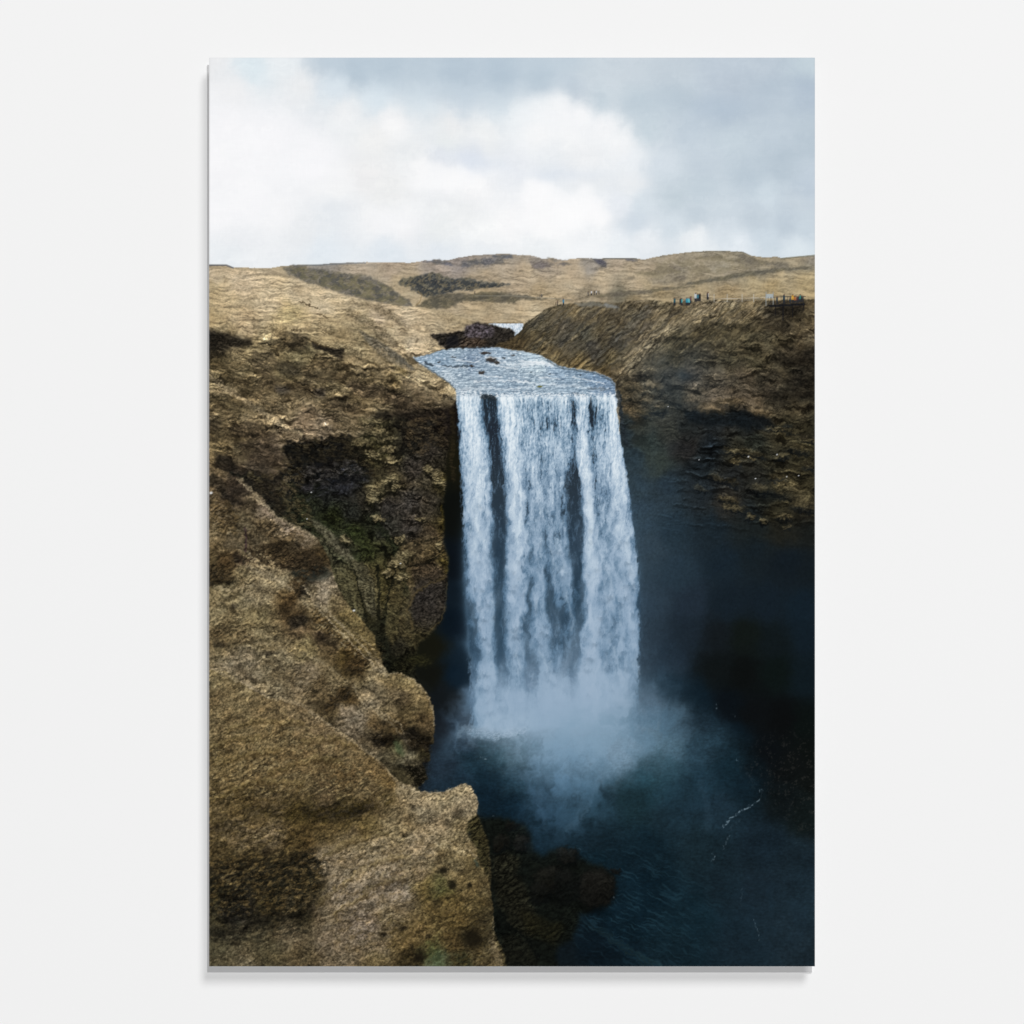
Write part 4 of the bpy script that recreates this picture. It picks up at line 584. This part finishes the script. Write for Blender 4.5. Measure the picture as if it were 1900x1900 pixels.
c0 = vcol(["252f38", "242b35", "2c3741", "2b3b4a", "2d4152", "33495c", "44607a", "3a5468"])
c1 = vcol(["607c94", "5f7c95", "67819a", "5f7b94", "587691", "5a7791", "67849d", "5c7c95"])
c2 = vcol(["b5c8d8", "b0c3d5", "a9bccf", "9fb3c8", "93a9c0", "8ba3bb", "8da6bd", "86a0b8"])
c3 = vcol(["f0f6fa", "e6eef5", "dbe5ee", "cddae6", "b6c6d8", "a8bace", "a4b7cb", "a1b5c9"])
t = T[..., None]
WF = np.where(t < .26, c0 + (c1 - c0) * t / .26, np.where(t < .62, c1 + (c2 - c1) * (t - .26) / .36, c2 + (c3 - c2) * np.clip((t - .62) / .38, 0, 1.1)))
ed_ = 1.2 + 3.0 * g
al = sm(-1, 1, (XX + (3 + 3 * g) * n2 * 2 - lx) / (ed_ * 1.2)) * sm(-1, 1, (rx - XX + (2 + 3 * g) * n2 * 2) / ed_)
al = al * sm(730 , 738, YY + 3 * n2) * (1 - sm(1345, 1372, YY + 10 * n3 + 6 * n2 + .02 * (XX - 900)))
gb = (sm(850, 1100, YY) * .75)[..., None]
WF = WF * (1 - gb) + gb * (.55 * blur(WF, 2.2) + .45 * WF)
vl = (.30 * sm(900, 1150, YY) * sm(-.5, .6, fbm(XX / 20, YY / 75, 4, 119)))[..., None]; WF = WF * (1 - vl) + vl * hexc("a9bccf")
RS = np.random.RandomState(33)
for _ in range(420):
    y0 = RS.uniform(790, 1330); gg = (y0 - 735) / 600; x0 = RS.uniform(np.interp(y0, [745, 1040, 1250], [852, 866, 880]), np.interp(y0, [745, 900, 1040, 1250], [1140, 1160, 1178, 1180]))
    w0 = RS.uniform(2.5, 5 + 4.5 * gg); h0 = w0 * RS.uniform(4, 8); st_ = RS.uniform(.2, .75) * (.55 + .45 * min(1, gg * 1.6)); ln = RS.uniform(-.12, .12)
    sl = box([(x0 - w0 * 2 - 4, y0 - h0 - 3), (x0 + w0 * 2 + 4, y0 + 12)], 3)
    yv = (YY[sl] + 3.5 * n2[sl] * 2 - y0) / h0; xv = (XX[sl] + 2.0 * n2[sl] * 2 + 2.5 * WB[0][sl] - x0 - ln * (YY[sl] - y0)) / w0
    prof = np.clip(-yv, 0, 1) ** .55 * 1.15; m = (1 - sm(.75, 1.1, np.abs(xv) / (prof + .06))) * sm(-1, -.15, yv) * (yv < 0)
    fr = np.clip(D[sl] * 1.5 - .1, 0, 1)
    a1 = (m * st_ * fr * (.35 + .65 * np.exp(4 * yv)))[..., None]; WF[sl] = WF[sl] * (1 - a1) + a1 * (c3 + 0 * WF)[sl]
    dk = (np.exp(-(xv / 1.1) ** 2) * np.exp(-((YY[sl] + 3.5 * n2[sl] * 2 - y0 - 4) / 4.5) ** 2) * (yv > 0) * .42 * min(1, max(0, gg * 2.2 - .5)) * st_ * fr)[..., None]; WF[sl] = WF[sl] * (1 - dk) + dk * (c0 + 0 * WF)[sl]
# veil: side spray
veilR = np.exp(-np.clip(XX - rx, 0, 99) / (3 + 16 * g)) * (XX > rx - 6) * sm(830, 1000, YY) * (1 - sm(1180, 1320, YY)) * (.55 + .25 * fil * .5)
veilL = np.exp(-np.clip(lx - XX, 0, 99) / (3 + 6 * g)) * (XX < lx + 4) * sm(900, 1080, YY) * (1 - sm(1180, 1260, YY))
for vv, o in ((veilR, .55), (veilL, .6)):
    vv = np.clip(vv * o, 0, 1)[..., None]; IMG[:] = IMG * (1 - vv) + vv * hexc("56748c")
hz = np.exp(-((XX - 1215) / 60) ** 2 - ((YY - 930) / 200) ** 2) * .22 + np.exp(-((XX - 1260) / 90) ** 2 - ((YY - 700) / 70) ** 2) * .20
hz = (hz * (1 + .5 * fbm(XX / 30, YY / 80, 4, 120)) * (XX > rx - 3))[..., None]; IMG[:] = IMG * (1 - hz) + hz * hexc("4a6275")
WF = WF * np.array([.955, .97, .975], f32); IMG[:] = IMG * (1 - al[..., None]) + np.clip(WF, 0, 1) * al[..., None]
# lip
lip = norm(fbm(XX / 5, YY / 3, 4, 130, .6)); lm = line("850,730 880,726 900,735 930,733 970,730 1010,734 1060,732 1110,733 1140,732", 9, 4, 1, 2)
over((lm[0], lm[1] * sm(.2, 1., lip[lm[0]])), "f3f7fa", .7); over((lm[0], lm[1] * sm(.7, 1.4, -lip[lm[0]])), "5f7b92", .45)
over(poly("889,737 900,733 920,735 922,742 905,742", 1, 1, 2), "20272c", .8)
for x, y, rx_, ry_ in [(868, 738, 20, 7), (942, 737, 18, 7), (978, 736, 14, 5), (1020, 736, 16, 4), (1082, 737, 14, 6), (1118, 740, 16, 5), (1138, 742, 8, 9)]:
    bb = blob(x, y, rx_, ry_, 0, 3, 4, 1.5); over((bb[0], bb[1] * (.5 + .5 * sm(-.5, .8, lip[bb[0]]))), "eef4f8", .6)
for i in range(60):
    xs_ = 852 + i * 4.85 + (i * 37 % 7) * .6
    if not 893 < xs_ < 922: over(line([(xs_, 729 + (i * 13) % 5), (xs_ + 1, 752 + (i * 29) % 17)], (1.8, .8), 1, 1, 2), "f4f8fb" if i % 3 else "6f8aa0", .28)
# bright wisps and hooks low in the water
for s_, w_ in [("884,1262 892,1250", 2), ("912,1100 916,1130 915,1152", 3), ("965,1128 974,1150", 2), ("1050,1100 1058,1125 1064,1155 1060,1170", 2.5),
    ("1002,1210 1010,1225 1016,1242 1022,1225", 3), ("958,1215 964,1235 962,1250", 3), ("1182,1230 1185,1250", 3), ("900,1010 905,1030 906,1060", 2.5), ("1138,1200 1142,1218", 3), ("1128,1050 1135,1080 1138,1110", 2), ("1148,1130 1152,1160", 2), ("988,1250 985,1262", 2), ("1020,1015 1026,1040 1034,1058 1050,1062", 2)]:
    over(line(s_, w_ * 1.6, 3.5, 2, 2), "c4d2df", .22)
# ---- spray and mist at the foot ----
mt = .5 + .5 * np.tanh(norm(fbm(XX / 34 + WA[0], YY / 46, 5, 140, .5)) * .8)
def mist(x, y, rx_, ry_, c, o, a=0, h=1., n=.5):
    sl, m = blob(x, y, rx_, ry_, a, 9, 1.5, h); over((sl, np.clip(m * (1 - n + n * 1.4 * mt[sl]), 0, 1)), c, o)
mist(1060, 1290, 140, 66, "9db2c7", .6, 0, 1.3, .3); mist(1090, 1330, 120, 56, "98aec4", .8, 0, 1.3, .25); mist(990, 1320, 90, 40, "94abc2", .55, 0, 1.2, .3); mist(1050, 1370, 112, 48, "8ba5bb", .8, 0, 1.3, .3)
mist(1150, 1360, 84, 50, "86a1b6", .65, 0, 1.2, .4); mist(1040, 1420, 62, 46, "6c8ca5", .75, 0, 1.2, .4); mist(1075, 1430, 50, 40, "67879f", .5, 0, 1.2, .4); mist(1190, 1375, 84, 44, "5d7c91", .5, 10, 1, .5); mist(1200, 1310, 40, 50, "4d687c", .4, 20, 1, .6); mist(1215, 1250, 30, 60, "2f4657", .35, 10, 1, .6)
mist(1058, 1400, 92, 56, "86a2b8", .55, 0, 1.2, .5); mist(1050, 1465, 60, 54, "557690", .55, 0, 1.1, .6); mist(1042, 1515, 48, 44, "344f63", .45, 10, 1.1, .7); mist(1000, 1500, 30, 60, "33506a", .3, 0, 1, .8); mist(1095, 1480, 60, 40, "3b5a70", .35, -30, 1, .7)
mist(1230, 1340, 50, 40, "3e5c70", .4, 30, 1, .6); mist(1290, 1480, 80, 60, "22394a", .35, 0, 1, .6); mist(1190, 1470, 80, 50, "23424f", .3, 0, 1, .7)
mist(850, 1350, 26, 40, "4a6276", .4, 0, 1, .9); mist(835, 1400, 20, 60, "31424f", .35, 0, 1, .8); mist(1430, 1690, 90, 80, "1f323f", .35, 0, 1, .5); mist(1300, 1700, 70, 60, "182c38", .25, 0, 1, .5)
for s_, w_, o in [("1095,1450 1085,1490 1072,1520 1050,1540", (22, 10), .12), ("1000,1440 1002,1490 1012,1530", (12, 8), .07), ("1110,1440 1100,1480 1080,1520", (8, 5), .15), ("1300,1450 1312,1500 1310,1540", (10, 8), .06), ("848,1340 846,1370 850,1400", 3, .2), ("862,1330 866,1300", 4, .2)]:
    over(line(s_, w_, 5, 5, 3), "6d8ea8", o)
# foam collar left
fo = poly("862,1352 880,1348 920,1356 960,1350 985,1345 975,1360 950,1366 930,1368 915,1374 895,1370 880,1368 866,1362", 3, 2, 3); ft = sm(-.2, .8, norm(fbm(XX / 6, YY / 2.6, 4, 150, .6)))
over((fo[0], fo[1] * (.25 + .75 * ft[fo[0]])), "aabed0", .6)
over(line("850,1368 860,1352 872,1344 884,1350", 6, 4, 3, 4), "8ba3b5", .3); over(line("895,1369 920,1373 945,1369 962,1362", 2.4, 2, 2, 3), "16303c", .25)
mist(930, 1345, 62, 26, "a2b7ca", .6, 0, 1.2, .4); mist(880, 1362, 30, 16, "7792a6", .5, 0, 1.1, .5)

# ================= FOREGROUND ON TOP =================
over(poly(ridge.replace("388,860 ", "388,1200 500,1180 600,1180 ").replace("410,870 432,880 445,885 465,905 485,920 500,940 512,955 530,965 548,975 575,988 590,1000 600,1015 612,1040 618,1066 625,1085 638,1110 ", ""), .9, 0, 2), MIDI)
over(poly(side, 1.2, 1, 2), tex("3a3320", e8, h8, .32, .24, .12)); over(line("886,1575 897,1610 905,1640 910,1670 914,1700 916,1740 926,1770", 3, 1.5, 1, 2), tex("7a6a48", e8, h8, .3), .6)
over(poly(fg, .8, 0, 1.3), np.clip(Fo, 0, 1))
over(poly("868,1520 884,1510 893,1530 905,1560 908,1600 903,1625 890,1600 884,1572 874,1560 866,1545", 1.5, 2, 2), tex("2c2817", e8, h8, .32, .24, .12), .9)
for s_, w_, o in [("388,1238 445,1264 500,1293 560,1306 605,1340 665,1382 702,1410 725,1438 748,1456", 5, .45), ("748,1455 778,1470 820,1470 850,1458 864,1455 878,1468 886,1490", 4, .55), ("640,1560 700,1520 740,1500", 9, .0), ("790,1530 830,1560 870,1575 888,1590", 3, .5), ("640,1640 720,1590 800,1580", 12, .25), ("740,1555 800,1560 860,1580", 8, .25)]:
    over(line(s_, w_, 2, 2, 3), tex("a6926a", eb, hb, .15, .1, .14), o)
for P, o in [("388,1612 450,1596 520,1600 580,1590 560,1620 500,1650 440,1640 388,1660", .38), ("410,1660 470,1640 480,1690 430,1720 405,1700", .55), ("440,1700 520,1690 570,1695 560,1712 500,1706 450,1724", .45), ("560,1490 620,1500 660,1495 720,1482 690,1505 650,1520 600,1520 560,1512", .55), ("485,1560 500,1570 500,1590 488,1582", .6), ("430,1500 500,1492 560,1500 520,1512 470,1512", .4),
   ("510,1600 560,1580 600,1570 575,1600 560,1640 530,1630", .4), ("388,1720 430,1715 480,1720 440,1740 400,1745", .4), ("560,1690 590,1670 600,1655 590,1680 575,1700", .5), ("388,1540 440,1520 490,1510 440,1535 400,1550", .35), ("500,1660 530,1650 545,1680 520,1700 500,1690", .35)]:
    over(poly(P, 3.5, 5, 6), TD, o)
for P, c, o, sc, th in [("388,1590 450,1580 520,1585 580,1570 620,1590 600,1650 570,1700 520,1712 440,1716 388,1700", "1e1c14", .8, 15, -.05), ("388,1590 450,1580 520,1585 580,1570 620,1590 600,1650 560,1690 440,1700 388,1690", "5c4a28", .55, 13, .08), ("440,1480 520,1500 600,1492 680,1480 740,1460 730,1495 660,1520 600,1530 520,1520 440,1505", "33290f", .6, 14, -.02),
   ("388,1700 480,1705 560,1700 620,1680 560,1740 480,1745 388,1760", "25231a", .6, 13, .02), ("388,1290 560,1320 700,1430 740,1500 600,1480 388,1500", "4c3e22", .45, 16, .05), ("388,1290 560,1320 700,1430 740,1500 600,1480 388,1500", "99865a", .35, 16, .12), ("388,1440 560,1450 640,1520 560,1580 388,1580", "42361c", .5, 14, .05), ("620,1560 760,1520 880,1560 900,1780 600,1780", "5d4d2e", .4, 15, .1), ("700,1700 900,1680 920,1790 720,1790", "3d3219", .5, 14, .06)]:
    clumps(P, tex(c, eb, hb, .25, .18, .12), o, sc, 9, th, 420 + len(P) % 7, 8, -20)
scatter("388,1245 500,1295 605,1342 700,1412 760,1470 700,1500 600,1520 388,1560", 330, 7, 22, .34, -22, .20, .24, 8)
scatter("388,1560 560,1530 620,1580 590,1680 388,1760", 170, 7, 20, .5, -12, .34, .36, 9)
scatter("620,1540 860,1470 890,1600 912,1780 420,1785 560,1700", 150, 8, 28, .36, -22, .14, .17, 10)
for a_ in [(700, 1450, 40, 16, 30), (820, 1500, 46, 22, 10), (860, 1480, 24, 22, 0), (790, 1740, 44, 30, 10), (850, 1590, 40, 20, 25), (870, 1690, 34, 44, 0), (700, 1620, 60, 18, -20), (640, 1690, 50, 16, -20), (760, 1660, 50, 18, -20), (840, 1640, 32, 22, 0), (480, 1620, 30, 14, 0), (540, 1590, 30, 12, -10), (430, 1650, 26, 14, 0), (760, 1765, 30, 20, 0)]:
    lump(*a_, k=.2, rim=.22, wa=6, wb=4)
for x, y, rx_, ry_, o in [(822, 1614, 10, 6, .95), (840, 1640, 8, 8, .95), (871, 1641, 4, 5, .85), (712, 1732, 6, 5, .9), (748, 1722, 8, 5, .8), (780, 1775, 14, 7, .8), (780, 1762, 6, 6, .5), (700, 1762, 0.1, .1, 0), (850, 1506, 12, 8, .35), (832, 1523, 6, 6, .35), (765, 1497, 5, 6, .5), (810, 1675, 12, 8, .35), (878, 1740, 16, 20, .75), (795, 1736, 5, 4, .7), (765, 1756, 4, 9, .6), (672, 1506, 10, 4, .6), (540, 1724, 5, 4, .6), (590, 1762, 4, 3, .3), (441, 1750, 6, 6, .5), (725, 1650, 6, 3, .4), (780, 1590, 12, 4, .3), (700, 1572, 10, 4, .35), (680, 1680, 20, 6, .25), (600, 1402, 6, 5, .3), (470, 1402, 6, 4, .5), (430, 1392, 4, 3, .4), (540, 1444, 8, 4, .35), (709, 1422, 7, 6, .3), (884, 1602, 4, 8, .5), (856, 1668, 3, 4, .3)]:
    over(blob(x, y, rx_, ry_, -15, 2, 3, 2), "17140e", o)
over(blob(815, 1640, 22, 22, 0, 6, 6, 1.5), tex("525030", eb, hb), .5); over(blob(812, 1780, 16, 22, -20, 4, 5, 1.5), "46583a", .45); over(blob(885, 1600, 3, 9, -20, 1, 2, 2), "3d5048", .5); over(blob(740, 1385, 6, 14, -30, 2, 3, 2), "3a4a32", .4)
for s_ in ["400,1420 470,1400 520,1395", "420,1360 480,1340 560,1345", "388,1490 450,1460 500,1452 560,1455", "500,1440 580,1410 640,1420", "388,1390 430,1375 480,1372", "600,1590 660,1560 720,1548", "590,1680 640,1640 700,1600 760,1590", "620,1700 690,1650 750,1630", "560,1380 620,1372 660,1390"]:
    over(line(s_, 5, 3, 5, 5), "3d3018", .35); over(line([(a, b - 6) for a, b in pts(s_)], 5, 3, 5, 5), "93804f", .28)

# ================= PEOPLE, DECK, BIRDS =================
def man(x, y, h, c, c2="2b2c30"):
    c = hexc(c) * .9 + .1 * hexc("5d5444")
    over(line([(x - h * .07, y), (x - h * .04, y - h * .45)], h * .14, .5), c2, .9); over(line([(x + h * .09, y), (x + h * .04, y - h * .45)], h * .14, .5), c2, .9)
    over(line([(x, y - h * .45), (x, y - h * .8)], h * .28, .6), c, .85); over(line([(x, y - h * .9), (x, y - h * .95)], h * .17, .5), "6b5346", .9)
for a in [(1031, 566, 6, "2a2426"), (1034, 566, 8, "3d2f33"), (1045, 566, 12, "2f7ba8"), (1091, 549, 8, "39404a"), (1097, 547, 8, "d8dadf"), (1102, 547, 8, "2a2d35"), (1106, 546, 8, "e0e2e6"), (1111, 546, 7, "4a5058"), (1002, 551, 6, "3b3836"), (1005, 551, 6, "41474f"), (881, 545, 5, "44403c"),
          (1251, 566, 14, "22505f"), (1264, 566, 13, "3ba6b3"), (1262, 565, 12, "1f2a30"), (1274, 566, 14, "2e97b8"), (1278, 566, 14, "5bc0cf"), (1281, 562, 12, "5b2b3c"), (1290, 559, 16, "cdd6dc"), (1294, 558, 13, "2f6f88"), (1298, 558, 14, "16181d"), (1313, 555, 13, "d2cfd0"), (1312, 555, 12, "2a2a33")]:
    man(*a)
over(line("1324,555 1360,554 1400,553 1425,551", 1, .6), "c0bcb2", .7); over(line("1324,561 1400,556 1425,555", .8, .6), "9a9588", .5)
for x in (1324, 1349, 1376, 1398): over(line([(x, 546), (x, 560)], 1.4, .6), "b9b5aa", .8)
over(poly("1420,545 1435,545 1435,553 1420,553", .6), "a7b2b8", .85); over(line("1421,542 1421,567", 1.4, .5), "8b908f", .9); over(line("1434,542 1434,566", 1.4, .5), "8b908f", .9)
over(poly("1424,566 1492,562 1494,566 1428,570", .7), "15161a", .9); over(line("1434,551 1494,550", 1.2, .5), "2c2c2f", .8)
for x in range(1424, 1496, 6): over(line([(x, 551), (x, 566)], 1, .5), "24252a", .75)
for x, y in ((1438, 584), (1452, 594), (1470, 588), (1490, 576)): over(line([(x, 566), (x, y)], 1.8, .6), "17171b", .85)
for a in [(1441, 563, 13, "1f3340"), (1454, 562, 16, "223b4a"), (1470, 561, 15, "dba53c"), (1474, 561, 12, "b0632e"), (1478, 561, 11, "4c2331"), (1484, 559, 13, "2a7f79"), (1487, 560, 12, "1d2428"), (1465, 562, 9, "1d3547"), (1481, 561, 12, "20303a")]: man(*a)
over(line("1494,551 1512,552", 1, .6), "94866a", .6); over(line("1494,564 1512,566", 1, .6), "4a4030", .7)
for x, y, r in [(392, 914, 3), (657, 1132, 2.4), (578, 913, 1.4), (743, 1045, 1.4), (1388, 847, 1.5), (1441, 843, 1.5), (1401, 888, 1.3), (1459, 884, 1.2), (1481, 882, 1.1), (1239, 754, 1), (1297, 852, 1.1), (570, 962, 1.3)]:
    over(blob(x, y, r, r * .8, 0, 0, .6, 1.5), "eef0f2", .9)
# ================= GRAIN =================
edm = np.maximum(np.maximum(388 + 3 - XX, XX - 1512 + 3), np.maximum(107 + 2 - YY, YY - 1793 + 3)); edm = (.13 * sm(0, 1.5, edm))[..., None]; IMG[:] = IMG * (1 - edm) + .62 * edm
lum = IMG.mean(-1)
IMG[:] *= (1 + .014 * FINE * (1 - sm(.5, .65, lum)))[..., None]

# =====================================================================
#                       THE SCENE
# =====================================================================
PX = 0.6 / 1124                      # metres per photo pixel at the print's face
FACE = 0.021                         # the print's face stands this far off the wall
ALB, WALL_OUT = 0.82, 0.896          # wall paint and how bright it renders
COL = bpy.context.scene.collection

def mat(name, rough=.6):
    m = bpy.data.materials.new(name); m.use_nodes = True
    b = m.node_tree.nodes['Principled BSDF']; b.inputs['Roughness'].default_value = rough
    return m, m.node_tree.nodes, m.node_tree.links, b

def link(name, me, m, parent=None):
    o = bpy.data.objects.new(name, me); COL.objects.link(o); o.parent = parent
    if m: me.materials.append(m)
    return o

def slab(name, x0, x1, y0, y1, z0, z1, m, parent=None, bev=0.0):
    bm = bmesh.new(); bmesh.ops.create_cube(bm, size=1)
    for v in bm.verts:
        v.co = ((x0 + x1) / 2 + v.co.x * (x1 - x0), (y0 + y1) / 2 + v.co.y * (y1 - y0), (z0 + z1) / 2 + v.co.z * (z1 - z0))
    if bev: bmesh.ops.bevel(bm, geom=list(bm.edges), offset=bev, segments=2, affect='EDGES', profile=.5)
    me = bpy.data.meshes.new(name); bm.to_mesh(me); bm.free()
    return link(name, me, m, parent)

# ---- materials ----
wm, N, L, B = mat('wall_paint', .85)
tc = N.new('ShaderNodeTexCoord'); nz = N.new('ShaderNodeTexNoise'); nz.inputs['Scale'].default_value = 420; nz.inputs['Detail'].default_value = 3
bp = N.new('ShaderNodeBump'); bp.inputs['Strength'].default_value = .03; bp.inputs['Distance'].default_value = .0004
L.new(tc.outputs['Object'], nz.inputs['Vector']); L.new(nz.outputs['Fac'], bp.inputs['Height']); L.new(bp.outputs['Normal'], B.inputs['Normal'])
B.inputs['Base Color'].default_value = (ALB, ALB, ALB, 1); B.inputs['Specular IOR Level'].default_value = .0

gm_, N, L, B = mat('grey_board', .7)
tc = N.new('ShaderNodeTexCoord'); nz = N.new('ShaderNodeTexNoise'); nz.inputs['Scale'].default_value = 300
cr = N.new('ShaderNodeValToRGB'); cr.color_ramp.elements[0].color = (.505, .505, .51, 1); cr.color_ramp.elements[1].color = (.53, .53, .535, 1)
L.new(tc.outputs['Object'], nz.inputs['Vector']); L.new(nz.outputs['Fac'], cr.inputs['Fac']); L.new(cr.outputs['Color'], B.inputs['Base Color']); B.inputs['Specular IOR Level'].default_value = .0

bm_, N, L, B = mat('board_edge', .6)
tc = N.new('ShaderNodeTexCoord'); nz = N.new('ShaderNodeTexNoise'); nz.inputs['Scale'].default_value = 200
cr = N.new('ShaderNodeValToRGB'); cr.color_ramp.elements[0].color = (.10, .10, .105, 1); cr.color_ramp.elements[1].color = (.13, .13, .135, 1)
L.new(tc.outputs['Object'], nz.inputs['Vector']); L.new(nz.outputs['Fac'], cr.inputs['Fac']); L.new(cr.outputs['Color'], B.inputs['Base Color']); B.inputs['Specular IOR Level'].default_value = .1

pm, N, L, B = mat('printed_ink', .7)
at = N.new('ShaderNodeAttribute'); at.attribute_name = 'ink'
tc = N.new('ShaderNodeTexCoord')
def thread(sx, sz):
    mp = N.new('ShaderNodeMapping'); mp.inputs['Scale'].default_value = (sx, 1, sz)
    n = N.new('ShaderNodeTexNoise'); n.inputs['Scale'].default_value = 1; n.inputs['Detail'].default_value = 2
    L.new(tc.outputs['Object'], mp.inputs['Vector']); L.new(mp.outputs['Vector'], n.inputs['Vector']); return n.outputs['Fac']
a_, b_ = thread(900, 60), thread(60, 900)          # faint linen weave, warp and weft
ad = N.new('ShaderNodeMath'); ad.operation = 'ADD'; L.new(a_, ad.inputs[0]); L.new(b_, ad.inputs[1])
mr = N.new('ShaderNodeMapRange'); mr.inputs['From Min'].default_value = .6; mr.inputs['From Max'].default_value = 1.4; mr.inputs['To Min'].default_value = .985; mr.inputs['To Max'].default_value = 1.015
L.new(ad.outputs[0], mr.inputs['Value'])
vm = N.new('ShaderNodeVectorMath'); vm.operation = 'SCALE'; L.new(at.outputs['Color'], vm.inputs[0]); L.new(mr.outputs['Result'], vm.inputs['Scale'])
L.new(vm.outputs['Vector'], B.inputs['Base Color']); B.inputs['Specular IOR Level'].default_value = .0

# ---- wall ----
w = slab('wall', -4, 4, 0, .12, -3, 3, wm); w['kind'] = 'structure'

# ---- the print ----
root = bpy.data.objects.new('wall_print', None); COL.objects.link(root); root.location = (0, 0, 0)
root['label'] = 'tall frameless photo print of a waterfall in a grassy gorge, on the pale wall'
root['category'] = 'print'
hx, hz_ = 562 * PX, 843 * PX
srgb = np.clip(IMG, 0, 1)
lin = np.where(srgb <= .04045, srgb / 12.92, ((srgb + .055) / 1.055) ** 2.4) * (ALB / WALL_OUT)
gx = np.linspace(-hx, hx, W); gz = np.linspace(hz_, -hz_, H)
co = np.zeros((H, W, 3), f32); co[..., 0] = gx[None, :]; co[..., 1] = -FACE; co[..., 2] = gz[:, None]
idx = np.arange(H * W, dtype=np.int32).reshape(H, W)
q = np.stack([idx[1:, :-1], idx[1:, 1:], idx[:-1, 1:], idx[:-1, :-1]], -1).reshape(-1, 4)
me = bpy.data.meshes.new('printed_picture')
me.vertices.add(H * W); me.vertices.foreach_set('co', co.ravel())
me.loops.add(q.size); me.loops.foreach_set('vertex_index', q.ravel())
me.polygons.add(len(q)); me.polygons.foreach_set('loop_start', np.arange(0, q.size, 4, dtype=np.int32))
me.update(calc_edges=True)
ca = me.color_attributes.new('ink', 'FLOAT_COLOR', 'POINT')
ca.data.foreach_set('color', np.concatenate([lin, np.ones((H, W, 1))], -1).astype(f32).ravel())
face = link('printed_picture', me, pm, root)
face['label'] = 'printed picture of a wide white waterfall, brown grassy cliffs and a cloudy sky'
slab('panel', -hx, hx, -FACE + .00025, -FACE + .004, -hz_, hz_, bm_, root, .0006)
# thin grey board standing in for the print's hard-edged shadow, low and left
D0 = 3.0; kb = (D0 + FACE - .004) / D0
slab('shadow_board', (384 - 950) * PX * kb, (1507 - 950) * PX * kb, -.002, -.0003, (950 - 1805) * PX * kb, (950 - 119.5) * PX * kb, gm_, root, .0003)
for sx_ in (-.2, .2):
    for sz_ in (-.32, .32):          # spacers holding the print off the grey board
        slab('spacer', sx_ - .015, sx_ + .015, -FACE + .0042, -.0022, sz_ - .015, sz_ + .015, bm_, root, .001)

# ---- camera ----
cam = bpy.data.cameras.new('camera'); cam.sensor_width = 36; cam.lens = 36 * D0 / (1900 * PX); cam.clip_end = 100
co_ = bpy.data.objects.new('camera', cam); COL.objects.link(co_); co_.location = (0, -FACE - D0, 0); co_.rotation_euler = (math.pi / 2, 0, 0)
bpy.context.scene.camera = co_

# ---- light: a soft key high on the right, a small frontal fill ----
from mathutils import Vector
def lamp(name, d, dist, size, power):
    l = bpy.data.lights.new(name, 'AREA'); l.shape = 'DISK'; l.size = size; l.energy = power
    o = bpy.data.objects.new(name, l); COL.objects.link(o)
    v = Vector(d).normalized(); o.location = v * dist; o.rotation_euler = (-v).to_track_quat('-Z', 'Y').to_euler()
KEY = (8.5, -21, 19.2); c_ = 21 / math.sqrt(8.5 ** 2 + 21 ** 2 + 19.2 ** 2); E = WALL_OUT * math.pi / ALB
lamp('key_softbox', KEY, 24, 24 * .32, .34 * E * math.pi * 576 / c_)
lamp('fill_lamp', (.0, -1, .0), 15, 1.0, .66 * E * math.pi * 225)
wd = bpy.data.worlds.new('World'); bpy.context.scene.world = wd; wd.use_nodes = True
wd.node_tree.nodes['Background'].inputs['Color'].default_value = (1, 1, 1, 1); wd.node_tree.nodes['Background'].inputs['Strength'].default_value = 0.004
vs = bpy.context.scene.view_settings; vs.view_transform = 'Standard'; vs.look = 'None'; vs.exposure = 0; vs.gamma = 1; vs.use_curve_mapping = False
